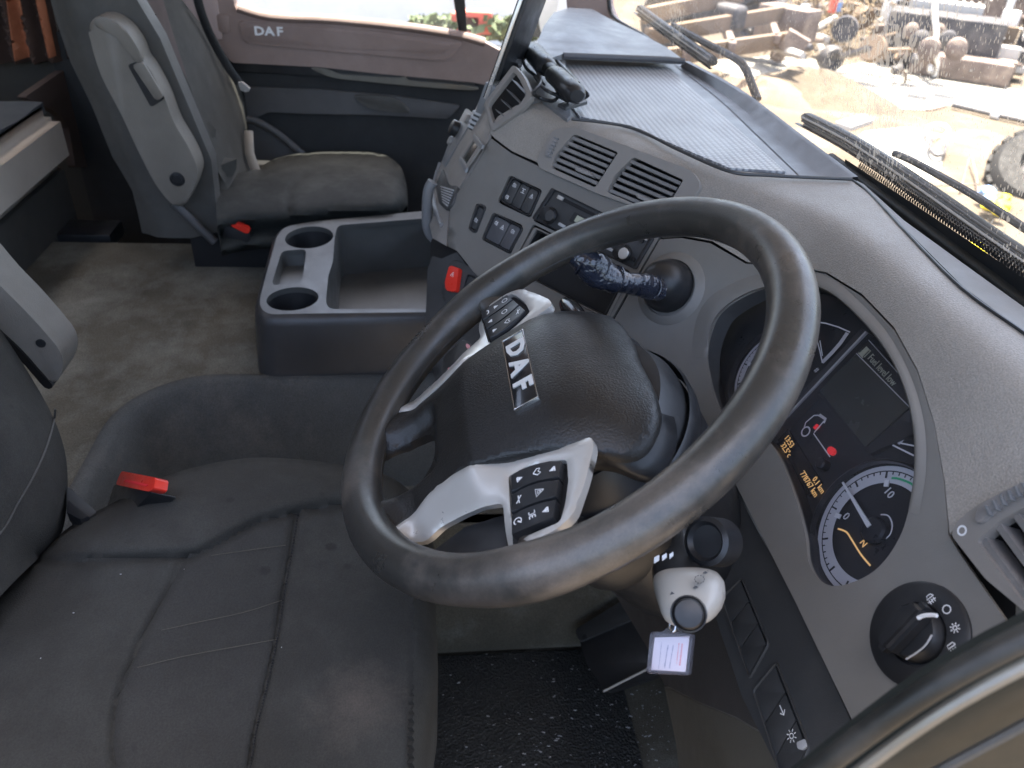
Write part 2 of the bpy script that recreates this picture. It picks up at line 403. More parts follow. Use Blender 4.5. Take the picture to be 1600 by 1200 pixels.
mat('white_paint', (.8, .78, .74), .5, 0, 0, .08, 3)
mat('tarp', (.17, .12, .08), .85, 0, 0, .15, 2)
mat('yellow', (.85, .72, .03), .7, 0, 0, .15, 12)
mat('blue', (.22, .36, .62), .6, 0, 0, .15, 12)
mat('red_cloth', (.6, .12, .08), .8, 0, 0, .15, 12)
mat('tyre_rubber', (.012, .011, .010), .8, 0, 0, .3, 6)
mat('foam', (.48, .32, .14), .95, 300, 1, .25, 40, fab=True)
mat('metal_sill', (.20, .19, .165), .38, 0, 0, .15, 12, met=.5)
mat('lcd_off', (.045, .047, .040), .2, 0, 0, .08, 6, coat=.2)
mat('lcd_green', (.42, .43, .33), .3, var=0)
mat('green', (.05, .45, .2), .5, var=0)
mat('dial', (.018, .02, .022), .35, 0, 0, .1, 20)
mat('dial_ring', (.62, .62, .64), .4, 0, 0, .04, 20)
mat('paper', (.84, .80, .84), .7, var=0)
mat('pink_print', (.80, .35, .38), .6, var=0)
mat('ink', (.42, .42, .52), .6, var=0)
mat('ivory', (.40, .385, .35), .35, 0, 0, .04, 12, coat=.3)
# perforated non-slip dashboard mat
def tray_mat():
    m = mat('tray_mat', (.34, .345, .35), .42, 0, 0, .05, 6); nt = m.node_tree; N = nt.nodes; Lk = nt.links; b = N['Principled BSDF']
    tc = N.new('ShaderNodeTexCoord'); mp = N.new('ShaderNodeMapping'); mp.inputs['Scale'].default_value = (1, 1, .0); Lk.new(tc.outputs['Object'], mp.inputs[0])
    w1 = N.new('ShaderNodeTexWave'); w1.inputs['Scale'].default_value = 46; w1.bands_direction = 'X'
    w2 = N.new('ShaderNodeTexWave'); w2.inputs['Scale'].default_value = 36; w2.bands_direction = 'Y'
    for w in (w1, w2): Lk.new(mp.outputs[0], w.inputs[0])
    ml = N.new('ShaderNodeMath'); ml.operation = 'MULTIPLY'; Lk.new(w1.outputs[1], ml.inputs[0]); Lk.new(w2.outputs[1], ml.inputs[1])
    cr = N.new('ShaderNodeValToRGB'); cr.color_ramp.elements[0].color = (.22, .22, .225, 1); cr.color_ramp.elements[1].color = (.50, .50, .50, 1)
    cr.color_ramp.elements[0].position = .05; cr.color_ramp.elements[1].position = .5
    Lk.new(ml.outputs[0], cr.inputs[0]); Lk.new(cr.outputs[0], b.inputs['Base Color'])
    bp = N.new('ShaderNodeBump'); bp.inputs['Strength'].default_value = .6; bp.inputs['Distance'].default_value = .001
    Lk.new(ml.outputs[0], bp.inputs['Height']); Lk.new(bp.outputs[0], b.inputs['Normal'])
tray_mat()
def glass_mat(name, tint, dirtcol, amount, streaks):
    m = bpy.data.materials.new(name); m.use_nodes = True; MATS[name] = m; nt = m.node_tree; N = nt.nodes; Lk = nt.links
    N.remove(N['Principled BSDF']); out = N['Material Output']
    tr = N.new('ShaderNodeBsdfTransparent'); tr.inputs[0].default_value = (*tint, 1)
    gl = N.new('ShaderNodeBsdfGlossy'); gl.inputs['Roughness'].default_value = .03
    fr = N.new('ShaderNodeFresnel'); fr.inputs[0].default_value = 1.35
    m1 = N.new('ShaderNodeMixShader'); Lk.new(fr.outputs[0], m1.inputs[0]); Lk.new(tr.outputs[0], m1.inputs[1]); Lk.new(gl.outputs[0], m1.inputs[2])
    df = N.new('ShaderNodeBsdfTranslucent'); df.inputs[0].default_value = (*dirtcol, 1)
    d2 = N.new('ShaderNodeBsdfDiffuse'); d2.inputs[0].default_value = (*dirtcol, 1)
    md = N.new('ShaderNodeMixShader'); md.inputs[0].default_value = .35; Lk.new(df.outputs[0], md.inputs[1]); Lk.new(d2.outputs[0], md.inputs[2])
    tc = N.new('ShaderNodeTexCoord')
    if streaks:
        mp = N.new('ShaderNodeMapping'); mp.inputs['Scale'].default_value = (1, 1, .35); Lk.new(tc.outputs['Object'], mp.inputs[0])
        v = N.new('ShaderNodeTexVoronoi'); v.inputs['Scale'].default_value = 125; Lk.new(mp.outputs[0], v.inputs[0])
        nz = N.new('ShaderNodeTexNoise'); nz.inputs['Scale'].default_value = 5.0; nz.inputs['Detail'].default_value = 3; Lk.new(mp.outputs[0], nz.inputs[0])
        # droplets: voronoi distance below a threshold that varies over the pane
        t = N.new('ShaderNodeMapRange'); t.inputs[1].default_value = .42; t.inputs[2].default_value = .68; t.inputs[3].default_value = .02; t.inputs[4].default_value = .42
        Lk.new(nz.outputs[0], t.inputs[0])
        lt = N.new('ShaderNodeMath'); lt.operation = 'LESS_THAN'; Lk.new(v.outputs['Distance'], lt.inputs[0]); Lk.new(t.outputs[0], lt.inputs[1])
        v2 = N.new('ShaderNodeTexVoronoi'); v2.inputs['Scale'].default_value = 300; Lk.new(mp.outputs[0], v2.inputs[0])
        t2 = N.new('ShaderNodeMapRange'); t2.inputs[1].default_value = .40; t2.inputs[2].default_value = .66; t2.inputs[3].default_value = .10; t2.inputs[4].default_value = .44; Lk.new(nz.outputs[0], t2.inputs[0])
        l2 = N.new('ShaderNodeMath'); l2.operation = 'LESS_THAN'; Lk.new(v2.outputs['Distance'], l2.inputs[0]); Lk.new(t2.outputs[0], l2.inputs[1])
        l3 = N.new('ShaderNodeMath'); l3.operation = 'MAXIMUM'; Lk.new(lt.outputs[0], l3.inputs[0]); Lk.new(l2.outputs[0], l3.inputs[1]); lt = l3
        mp2 = N.new('ShaderNodeMapping'); mp2.inputs['Scale'].default_value = (60, 8, 3.0); Lk.new(tc.outputs['Object'], mp2.inputs[0])
        n3 = N.new('ShaderNodeTexNoise'); n3.inputs['Scale'].default_value = 1.0; n3.inputs['Detail'].default_value = 5; Lk.new(mp2.outputs[0], n3.inputs[0])
        r3 = N.new('ShaderNodeMapRange'); r3.inputs[1].default_value = .5; r3.inputs[2].default_value = .8; r3.inputs[3].default_value = .05; r3.inputs[4].default_value = amount
        Lk.new(n3.outputs[0], r3.inputs[0])
        mm = N.new('ShaderNodeMath'); mm.operation = 'MULTIPLY'; Lk.new(lt.outputs[0], mm.inputs[0]); mm.inputs[1].default_value = .55
        mx = N.new('ShaderNodeMath'); mx.operation = 'MAXIMUM'; Lk.new(mm.outputs[0], mx.inputs[0]); Lk.new(r3.outputs[0], mx.inputs[1]); fac = mx.outputs[0]
    else:
        n3 = N.new('ShaderNodeTexNoise'); n3.inputs['Scale'].default_value = 6; n3.inputs['Detail'].default_value = 5; Lk.new(tc.outputs['Object'], n3.inputs[0])
        r3 = N.new('ShaderNodeMapRange'); r3.inputs[1].default_value = .4; r3.inputs[2].default_value = .8; r3.inputs[3].default_value = .02; r3.inputs[4].default_value = amount
        Lk.new(n3.outputs[0], r3.inputs[0]); fac = r3.outputs[0]
    m2 = N.new('ShaderNodeMixShader'); Lk.new(fac, m2.inputs[0]); Lk.new(m1.outputs[0], m2.inputs[1]); Lk.new(md.outputs[0], m2.inputs[2])
    Lk.new(m2.outputs[0], out.inputs['Surface']); return m
glass_mat('windscreen_glass', (.96, .97, .96), (.62, .54, .42), .16, True)
glass_mat('window_glass', (.93, .94, .93), (.7, .7, .68), .12, False)
glass_mat('clear_plastic', (.97, .96, .98), (.8, .78, .85), .10, False)

# ------------------------------------------------------------ reference planes of the cab
WC = A(0, 0, 1.05)
W = Pl(WC, (1, 0, 0), (0, .8197, .5725))                      # steering wheel plane
D = Pl(xx(1345, 640, .06), (1, 0, 0), (0, .5, .866))          # instrument panel face
hK = nrm(A(.815, .58, 0)); nK = nrm(A(-.58, .815, 0))
K = Pl(dd(940, 350, 1.05), hK, A(0, 0, 1) + .56 * nK)         # centre stack, turned to the driver
LO = K.hit(705, 320)
Lp = Pl(LO, (1, .06, 0), A(0, 0, 1) + .5 * A(-.06, 1, 0))     # climate side, facing the rear
TZ = 1.145
def t_of(px, py):
    d, k, l = D.t(px, py), K.t(px, py), Lp.t(px, py)
    return smin(d, smax(k, l, .008), .012)
def face(px, py, h=0.0):
    """front face of the dashboard (without its top)"""
    t = t_of(px, py) - h * 1.15
    return EYE + ray(px, py) * t
def tz(px, py, z=TZ):
    d = ray(px, py); return (z - EYE[2]) / d[2] if d[2] < -.02 else 9.0
def dash(px, py, h=0.0, z=TZ, k=.012):
    t = smax(t_of(px, py), tz(px, py, z), k)
    return EYE + ray(px, py) * (t - h * 1.15)
# ============================================================ THE SETTING (cab shell, floor)
def struct(o, **k):
    o['kind'] = 'structure'; return o
bm = bmesh.new(); box(bm, (-.68, -.15, -.03), XYZ, (1.06, 1.15, .03)); struct(fromb('floor', bm, 'carpet'))
bm = bmesh.new(); box(bm, (-.68, -.25, 2.03), XYZ, (1.12, 1.05, .03)); struct(fromb('unseen_ceiling', bm, 'unseen_roof_lining'))  # unseen; front overhang added past the windscreen keeps sun off the dash
bm = bmesh.new(); box(bm, (-.68, -1.53, 1.0), XYZ, (1.1, .03, 1.0)); struct(fromb('back_wall', bm, 'wall_dark'))
bm = bmesh.new(); box(bm, (-1.78, -1.25, 1.0), XYZ, (.03, .36, 1.0)); struct(fromb('left_wall', bm, 'wall_dark'))
# front bulkhead under the dashboard
bm = bmesh.new(); box(bm, (-.68, .52, .45), XYZ, (1.08, .03, .5)); struct(fromb('front_wall', bm, 'wall_dark'))

# ============================================================ ENGINE COVER with its moulded edge
TU = .60; RC = .40                      # top of the cover, recessed step beside the driver seat
ec = thing('engine_cover', 'carpeted engine tunnel cover between the two seats, worn brown carpet with moulded grey edge', 'engine cover', (-.9, -.5, 0))
def cover_h(x, y):
    # signed distance to the recess region x > xe and y > ye with a rounded corner
    xe, ye, r = EX, EYY, .14
    qx, qy = xe - x, ye - y               # positive = outside the recess
    qx2, qy2 = qx + r, qy + r
    d = math.hypot(max(qx2, 0), max(qy2, 0)) + min(max(qx2, qy2), 0) - r
    w = .075
    s = min(1, max(0, (d + w) / w)); s = s * s * (3 - 2 * s)
    z = RC + (TU - RC) * s
    lip = math.exp(-((d - .012) / .022) ** 2) * .010
    return z + lip
c1 = zz(450, 600, TU); c2 = zz(170, 690, TU)
EX = c1[0] + .005; EYY = c2[1] + .01
def grid(name, x0, x1, y0, y1, nx, ny, f, mat, parent, kind=None, skirt=None, smooth=60):
    vs = []; fs = []
    for j in range(ny + 1):
        for i in range(nx + 1):
            x = x0 + (x1 - x0) * i / nx; y = y0 + (y1 - y0) * j / ny
            p = f(x, y); vs.append(p if hasattr(p, '__len__') else (x, y, p))
    for j in range(ny):
        for i in range(nx):
            a = j * (nx + 1) + i; fs.append((a, a + 1, a + nx + 2, a + nx + 1))
    if skirt is not None:
        n = len(vs); bd = [i for i in range(nx + 1)] + [j * (nx + 1) + nx for j in range(1, ny + 1)] + [ny * (nx + 1) + i for i in range(nx - 1, -1, -1)] + [j * (nx + 1) for j in range(ny - 1, 0, -1)]
        for b in bd: vs.append((vs[b][0], vs[b][1], skirt))
        m = len(bd)
        for i in range(m): fs.append((bd[i], n + i, n + (i + 1) % m, bd[(i + 1) % m]))
    return mesh(name, vs, fs, mat, parent, kind, smooth)
FX = zz(300, 381, TU)[0]
def cov3(x, y):
    s = 1 / (1 + math.exp((y + .46) / .02)); x1 = -.45 + .22 * s; x2 = FX + (x - FX) * (x1 - FX) / (-.20 - FX); return (x2, y, cover_h(x2, y))
grid('carpet', FX, -.20, -1.46, .42, 130, 170, cov3, 'carpet', ec, skirt=.02)
# moulded grey edge: follows the rim of the recess, laid 2 mm proud of the carpet
ev = []; ef = []
path = [A(-.22 if False else EX, y_) for y_ in ()]
arc = []
for k in range(0, 41):                  # along y = EYY side (towards the seat), round the corner, then along x = EX
    s = k / 40
    arc.append(s)
def rim_point(s):
    r = .14; L1 = .34; L2 = math.pi / 2 * r; L3 = .80; T = (L1 + L2 + L3) * s
    if T < L1: return A(EX + r + L1 - T, EYY), A(0, -1)
    if T < L1 + L2:
        a = (T - L1) / r; c = A(EX + r, EYY + r); n = A(-math.sin(a), -math.cos(a)); return c + n * r, n
    return A(EX, EYY + r + T - L1 - L2), A(-1, 0)
m_ = 100; prof = [-.074, -.064, -.05, -.038, -.026, -.014, -.004, .006, .016, .026, .034]
for i in range(m_ + 1):
    p, n = rim_point(i / m_)
    for w in prof:
        q = p + n * w; ev.append((q[0], q[1], cover_h(q[0], q[1]) + (.003 if w < .034 and w > -.074 else -.004)))
q_ = len(prof)
for i in range(m_):
    for j in range(q_ - 1): a = i * q_ + j; ef.append((a, a + 1, a + q_ + 1, a + q_))
mesh('moulded_edge', ev, ef, 'carpet_grey', ec, smooth=60)

# ============================================================ STORAGE CONSOLE on the cover
sc_ = thing('storage_console', 'grey plastic storage console with two cup holders and a long open tray', 'storage console', zz(480, 560, TU))
ZT = .735                                # rim height
b0 = TU - .004
Pz = Pl((0, 0, 0), (1, 0, 0), (0, 1, 0))
outer = rounded([(402, 478), (437, 352), (700, 326), (712, 494), (470, 494)], [26, 40, 5, 5, 26], 7)
outer = rounded([(399, 492), (436, 356), (480, 347), (720, 324), (735, 487), (470, 490)], [34, 26, 40, 4, 4, 40], 8)
hole_tray = rounded([(512, 487), (528, 352), (668, 341), (740, 336), (755, 481)], [10, 14, 5, 5, 5], 5)
hole_tray = rounded([(508, 483), (513, 430), (520, 410), (523, 370), (527, 352), (690, 339), (705, 483)], [16, 6, 6, 6, 12, 2, 2], 5)
cupN = circ(457, 467, 41, 18, 28, rot=-.10); cupF = circ(483, 371, 38, 17, 28, rot=-.10)
cubby = rounded([(424, 446), (440, 392), (479, 389), (472, 441)], 8, 4)
fz = lambda z: (lambda a, b: zz(a, b, z))
top = skin('rim', outer, fz(ZT), 'storage', sc_, holes=[hole_tray, cupN, cupF, cubby], sp=9, thick=.012)
def wall_loop(name, loop, z1, z0, mat, flare=0, center=None, floor=True, matf=None, parent=sc_, thick=0):
    P = [zz(a, b, z1) for a, b in loop]; c = sum(P) / len(P); n = len(P)
    bot = [A(c[0] + (p[0] - c[0]) * (1 - flare), c[1] + (p[1] - c[1]) * (1 - flare), z0) for p in P]
    fs = [(i, (i + 1) % n, n + (i + 1) % n, n + i) for i in range(n)]
    if floor: fs.append(tuple(range(n, 2 * n)))
    return mesh(name, P + bot, fs, mat, parent, smooth=35, fixn=False)
wall_loop('cup_holder', cupN, ZT - .002, ZT - .085, 'black', .22)
wall_loop('cup_holder', cupF, ZT - .002, ZT - .085, 'black', .22)
wall_loop('cubby', cubby, ZT - .002, ZT - .035, 'storage', .10)
wall_loop('tray', hole_tray, ZT - .002, TU + .012, 'storage', .06)
# outer wall: flares out slightly to the bottom, with a rounded shoulder
P = [zz(a, b, ZT) for a, b in outer]; c = sum(P) / len(P); n = len(P); vs = []; fs = []
levels = [(ZT - .0005, 0.0), (ZT - .003, .006), (ZT - .009, .011), (ZT - .02, .015), (ZT - .06, .019), (b0 + .02, .024), (b0, .025)]
for z, o_ in levels:
    for p in P:
        d_ = nrm(A(p[0] - c[0], p[1] - c[1], 0)); vs.append(A(p[0], p[1], z) + d_ * o_)
for k in range(len(levels) - 1):
    for i in range(n): fs.append((k * n + i, k * n + (i + 1) % n, (k + 1) * n + (i + 1) % n, (k + 1) * n + i))
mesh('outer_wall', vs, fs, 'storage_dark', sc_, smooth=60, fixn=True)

# ============================================================ FOOTWELL: rubber mat, pedal
fm = thing('floor_mat', 'black ribbed rubber floor mat with white flecks in the driver footwell', 'floor mat', zz(850, 1130, .01))
def fmat(x, y): return .012 + .0012 * math.sin(x * 420) * math.sin(y * 420)
a_ = zz(690, 1040, .012)
grid('rubber_sheet', -.448, .30, -.35, .30, 110, 130, fmat, 'mat_rubber', fm, skirt=.001)
# flecks and studs on the mat
bm = bmesh.new(); rnd = random.Random(3)
for i in range(900):
    px = rnd.uniform(690, 1050); py = rnd.uniform(1020, 1215)
    p = zz(px, py, .014)
    if px > 1045: continue
    s = rnd.choice((.0003, .0005, .0006, .0011)); l = s * rnd.uniform(1, 3.5); a = rnd.uniform(-.5, .5)
    if rnd.random() < .15 + (px - 700) / 900: box(bm, p, ((math.cos(a), math.sin(a), 0), (-math.sin(a), math.cos(a), 0), (0, 0, 1)), (s * .7, l, s * .4))
fromb('fleck', bm, 'grey_print', fm, kind='stuff')
# side of the tunnel next to the footwell, brown carpet
ts = thing('footwell_trim', 'brown carpeted side trim behind the steering wheel, above the rubber mat', 'footwell trim', (-.3, .1, 0))
obox('carpet_panel', (-.47, -.02, .21), (.026, .40, .19), 'carpet', ts, bev=.015)
obox('bulkhead_carpet', (0, .44, .4), (.45, .02, .4), 'wall_dark', ts, bev=.01)
pd = thing('accelerator_pedal', 'black accelerator pedal plate with a bright metal lower edge', 'pedal', zz(960, 1060, .02))
Pp = Pl(zz(960, 1010, .16), (1, .12, 0), (0, .75, .66))
prism('plate', Pp, [(900, 983), (972, 940), (1030, 1000), (1075, 1040), (948, 1082), (918, 1040)], -.012, 0, 'black', pd, r=8, bev=.002)
prism('upper_hinge', Pp, [(898, 984), (972, 938), (1000, 962), (905, 1003)], 0, .006, 'panel_dark', pd, r=6, bev=.002)
tube('metal_edge', [Pp.hit(943, 1080, .003), Pp.hit(1016, 1043, .003)], .0022, 'pale_steel', pd, sides=8)
lathe('bolt', Pp.hit(914, 996, .006), Pp.n, [(.006, 0), (.006, .002), (0, .003)], 'black', pd, sides=12)

# ============================================================ DASHBOARD
db = thing('dashboard', 'grey and brown plastic truck dashboard wrapping round behind the steering wheel', 'dashboard', (-.3, .25, .9))
# ---- dark substructure 12 mm below the visible skins so that every joint reads as a gap
base = [(1600, 1230), (1600, 470), (1506, 450), (1416, 360), (1360, 300), (1330, 277), (1300, 262), (1069, 100), (885, 88), (836, 95), (790, 112), (752, 150), (712, 225), (690, 262), (672, 330), (668, 390), (690, 402), (672, 520), (690, 600), (820, 700), (960, 800), (1080, 780), (1290, 1200)]
SUBH = [(1070, 600), (1110, 450), (1200, 425), (1300, 430), (1380, 480), (1440, 590), (1460, 740), (1430, 860), (1370, 930), (1270, 940), (1220, 800), (1150, 720)]
skin('substructure', base, lambda a, b: dash(a, b, -.010) + A(0, .004, -.022), 'void', db, holes=[SUBH], sp=20, thick=.01)
# ---- face panel: driver side with instrument opening
open_ = spl([(1105, 560), (1117, 505), (1142, 476), (1195, 450), (1250, 443), (1297, 458), (1345, 500), (1385, 550), (1412, 606), (1426, 668), (1428, 735), (1419, 800), (1400, 850), (1366, 892), (1318, 914), (1285, 910), (1264, 880), (1258, 835), (1240, 770), (1212, 705), (1178, 672), (1148, 662), (1120, 630)], 5, True)
pan = [(1031, 374), (1065, 372), (1110, 380), (1165, 412), (1225, 416), (1290, 428), (1345, 462), (1395, 514), (1432, 580), (1458, 660), (1474, 750), (1482, 836), (1500, 866), (1541, 925), (1600, 1010), (1600, 1240), (1392, 1240), (1331, 1124), (1240, 935), (1147, 752), (1080, 640), (1020, 575), (948, 520)]
skin('instrument_panel', pan, lambda a, b: face(a, b), 'panel', db, holes=[open_], sp=13, thick=.004)
# raised hood lip round the instruments
ro = []; cI = A(1270, 680)
hood = [(1079, 560), (1088, 500), (1108, 466), (1150, 440), (1194, 427), (1250, 424), (1300, 436), (1350, 478), (1392, 528), (1424, 590), (1444, 660), (1447, 735), (1436, 806)]
inn = [(1105, 560), (1112, 512), (1130, 484), (1160, 463), (1195, 450), (1250, 443), (1297, 458), (1345, 500), (1385, 550), (1412, 606), (1426, 668), (1428, 735), (1419, 800)]
ho, hi = spl(hood, 6), spl(inn, 6); vs = []; fs = []
for k, (a, b) in enumerate(zip(ho, hi)):
    e_ = min(1, k / 8, (len(ho) - 1 - k) / 14)
    for s, hgt in ((0, 0), (.15, .001), (.4, .003), (.7, .005), (.92, .005), (1, .001), (1.0, -.010), (1.0, -.022)):
        q = a + (b - a) * s; vs.append(face(q[0], q[1], max(hgt, -.022) * (e_ if hgt > 0 else 1) + .0006))
m_ = 8
for k in range(len(ho) - 1):
    for j in range(m_ - 1): i = k * m_ + j; fs.append((i, i + 1, i + m_ + 1, i + m_))
mesh('instrument_hood', vs, fs, 'panel', db, smooth=50)
# inner wall of the instrument opening, down to the dial plate
vs = []; fs = []; n = len(open_)
for q in open_:
    p = face(q[0], q[1], -.001); vs += [p, p - D.n * .021]
for i in range(n): j = (i + 1) % n; fs.append((2 * i, 2 * j, 2 * j + 1, 2 * i + 1))
mesh('opening_wall', vs, fs, 'panel_dark', db, smooth=60)

# ---- instrument cluster
DH = -.020
cl = struct_c = None
Dc = D.off(DH)
cluster = prism('instrument_cluster', Dc, [(1080, 560), (1140, 440), (1300, 425), (1380, 470), (1450, 600), (1462, 760), (1420, 900), (1330, 960), (1230, 940), (1220, 780), (1120, 700)], -.01, 0, 'dial', db, r=20, bev=0)
def onD(px, py, h=0): return Dc.hit(px, py, h)
def dial(px, py, rr, fr, a0, a1, n, majors):
    """white dial ring with ticks; angles in the dial plane, degrees from +X"""
    c = Dc.uv(px, py)
    def P(a, r, h): return Dc.to3(c[0] + r * math.cos(R(a)), c[1] + r * math.sin(R(a)), h)
    vs = []; fs = []; N_ = 64
    prof = [(rr * 1.07, .002), (rr * 1.045, .010), (rr * 1.01, .012), (rr, .006)]
    for i in range(N_):
        for r_, h_ in prof: vs.append(P(360 * i / N_, r_, h_))
    for i in range(N_):
        for j in range(3): a = i * 4 + j; b = ((i + 1) % N_) * 4 + j; fs.append((a, b, b + 1, a + 1))
    mesh('dial_bezel', vs, fs, 'black', cluster)
    for (ra, rb, nm) in ((rr * .99, rr * .918, 'outer_scale'), (rr * .900, rr * .73, 'inner_scale')):
        vs = []; fs = []
        M_ = 60
        for i in range(M_ + 1):
            a = a0 + (a1 - a0) * i / M_
            vs += [P(a, ra, .0022), P(a, rb, .0022)]
        for i in range(M_): fs.append((2 * i, 2 * i + 2, 2 * i + 3, 2 * i + 1))
        mesh(nm, vs, fs, 'dial_ring', cluster, smooth=0)
    bm = bmesh.new()
    for i in range(n + 1):
        a = a0 + 12 + (a1 - a0 - 24) * i / n; big = i % 5 == 0
        ra, rb = rr * (.90 if big else .895), rr * (.80 if big else .855)
        c_ = P(a, (ra + rb) / 2, .0028); d_ = nrm(P(a, 1, 0) - P(a, 0, 0)); t_ = np.cross(Dc.n, d_)
        box(bm, c_, (d_, t_, Dc.n), ((ra - rb) / 2, .0008 if big else .0004, .0003))
    fromb('tick_mark', bm, 'black', cluster, kind='stuff')
    bm = bmesh.new()
    for a in majors:
        c_ = P(a, rr * .72, .0026); d_ = nrm(P(a, 1, 0) - P(a, 0, 0)); t_ = np.cross(Dc.n, d_)
        box(bm, c_, (d_, t_, Dc.n), (rr * .05, .0022, .0006))
        fromb('major_mark', bm, 'white_print', cluster); bm = bmesh.new()
    bm.free()
    return c, P
rg = abs(Dc.uv(1372, 722)[1] - Dc.uv(1372, 836)[1])
cR = Dc.uv(1372, 832); rg = np.linalg.norm(Dc.uv(1280, 836) - cR)
d10 = Dc.uv(1391, 745) - cR; a10 = math.degrees(math.atan2(d10[1], d10[0]))
d0 = Dc.uv(1306, 805) - cR; a0_ = math.degrees(math.atan2(d0[1], d0[0]))
cR, PR = dial(1372, 832, rg, 1, -78, 282, 50, (a10, a0_))
def needle(P, a, L, par):
    bm = bmesh.new(); c_ = P(a, L * .46, .010); d_ = nrm(P(a, 1, 0) - P(a, 0, 0)); t_ = np.cross(Dc.n, d_)
    v = [P(a, L * .05, .009) + t_ * .0022, P(a, L * .05, .009) - t_ * .0022, P(a, L, .009) - t_ * .0009, P(a, L, .009) + t_ * .0009]
    lo = [bm.verts.new(q) for q in v]; hi_ = [bm.verts.new(q + Dc.n * .0015) for q in v]
    bm.faces.new(lo[::-1]); bm.faces.new(hi_)
    for i in range(4): bm.faces.new((lo[i], lo[(i + 1) % 4], hi_[(i + 1) % 4], hi_[i]))
    fromb('needle', bm, 'white_print', par, smooth=0)
dn = Dc.uv(1325, 755) - cR; needle(PR, math.degrees(math.atan2(dn[1], dn[0])), rg * .93, cluster)
lathe('needle_hub', PR(0, 0, 0), Dc.n, [(.012, 0), (.012, .007), (.010, .009), (0, .0095)], 'dial', cluster, sides=28)
def band(name, pts, w, h, mat, par, pl=Dc):
    """flat printed line of width w through picture points"""
    q = [pl.uv(a, b, h) for a, b in pts]; vs = []; fs = []
    for i, p in enumerate(q):
        t = nrm(q[min(i + 1, len(q) - 1)] - q[max(i - 1, 0)]); nn = A(-t[1], t[0])
        a, b = p + nn * w / 2, p - nn * w / 2; vs += [pl.to3(*a, h), pl.to3(*b, h)]
    for i in range(len(q) - 1): fs.append((2 * i, 2 * i + 2, 2 * i + 3, 2 * i + 1))
    return mesh(name, vs, fs, mat, par, smooth=0)
band('needle_arc', spl([(1376, 804), (1388, 806), (1394, 820), (1390, 836), (1376, 844), (1362, 838)], 6), .0012, .0024, 'white_print', cluster)
band('green_arc', spl([(1393, 747), (1404, 748), (1424, 756), (1440, 772)], 5), .0020, .0030, 'green', cluster)
uD, vD = A(1, 0, 0), D.v
text('numeral_ten', '10', onD(1389, 770, .0026), uD, vD, .0108, 'white_print', cluster)
text('numeral_zero', '0', onD(1322, 807, .0026), uD, vD, .0108, 'white_print', cluster)
text('gear_letter', 'N', onD(1349, 849, .0028), uD, vD, .0085, 'amber', cluster)
band('amber_line', spl([(1309, 826), (1322, 831), (1330, 842), (1345, 866), (1360, 884)], 6), .0016, .0028, 'amber', cluster)
# left dial, mostly behind the wheel rim
gl = Dc.uv(1205, 610)
cL, PL = dial(1203, 584, rg * .84, 1, -78, 282, 50, (160, 120, 200))
needle(PL, 150, rg * .9, cluster)
# centre strip: divider ridge, display, warning field, odometer
prism('divider', Dc, [(1180, 687), (1345, 512), (1356, 520), (1192, 697)], 0, .012, 'panel_dark', cluster, bev=.002)
prism('trim_line', Dc, [(1188, 692), (1352, 517), (1354, 519), (1190, 694)], 0, .0135, 'grey_print', cluster, bev=0)
prism('display_frame', Dc, [(1268, 606), (1352, 527), (1440, 620), (1448, 668), (1357, 710)], 0, .005, 'black', cluster, r=4, bev=.001)
prism('display', Dc, [(1280, 609), (1344, 548), (1424, 634), (1352, 698)], 0, .0065, 'lcd_off', cluster, r=3, bev=0)
prism('message_bar', Dc, [(1341, 550), (1359, 534), (1436, 620), (1422, 635)], 0, .0075, 'black', cluster, bev=0)
band('message_line', [(1338, 552), (1421, 636)], .0010, .0082, 'grey_print', cluster)
band('message_line', [(1357, 531), (1440, 624)], .0008, .0082, 'grey_print', cluster)
text('message', 'Fuel level low', onD(1378, 578, .0084), uD, vD, .0102, 'lcd_green', cluster, sx=.86)
fz1 = Dc.uv(1351, 549, .0084)
def rectuv(name, c, w, h, hh, mat, par, pl=Dc, e=.0004):
    bm = bmesh.new(); box(bm, pl.to3(c[0], c[1], hh), (pl.u, pl.v, pl.n), (w / 2, h / 2, e)); return fromb(name, bm, mat, par, smooth=0)
s1 = rectuv('a', fz1, .0060, .009, .0084, 'lcd_green', cluster); s2 = rectuv('b', fz1 + A(.0052, .0), .0008, .008, .0084, 'lcd_green', cluster); s3 = rectuv('c', fz1 + A(0, -.0052), .0085, .0012, .0084, 'lcd_green', cluster); s4 = rectuv('d', fz1 + A(.0045, .0043), .0022, .0008, .0084, 'lcd_green', cluster)
merge('fuel_symbol', [s1, s2, s3, s4], 'lcd_green', cluster)
# truck outline on the warning field
band('truck_outline', [(1256, 670), (1259, 660), (1272, 649), (1279, 649), (1289, 656), (1272, 676)], .0016, .003, 'white_print', cluster)
band('truck_outline', [(1280, 648), (1290, 655), (1287, 661)], .0030, .003, 'white_print', cluster)
band('truck_outline', [(1271, 677), (1297, 714)], .0012, .003, 'white_print', cluster)
cw = Dc.uv(1262, 676)
vs = []; fs = []
for i in range(20):
    for r_ in (.0060, .0042): vs.append(Dc.to3(cw[0] + r_ * math.cos(i * math.pi / 10), cw[1] + r_ * math.sin(i * math.pi / 10), .003))
for i in range(20): j = (i + 1) % 20; fs.append((2 * i, 2 * j, 2 * j + 1, 2 * i + 1))
mesh('wheel_outline', vs, fs, 'white_print', cluster, smooth=0)
prism('warning_lamp', Dc, circ(1298, 704, 6, 6.5, 14), 0, .003, 'red_lamp', cluster, bev=0)
prism('warning_lamp', Dc, [(1270, 668), (1276, 662), (1279, 665), (1273, 671)], 0, .003, 'red_lamp', cluster, bev=0)
prism('odometer_field', Dc, [(1212, 682), (1228, 666), (1284, 755), (1262, 776)], 0, .003, 'black_gloss', cluster, r=4, bev=0)
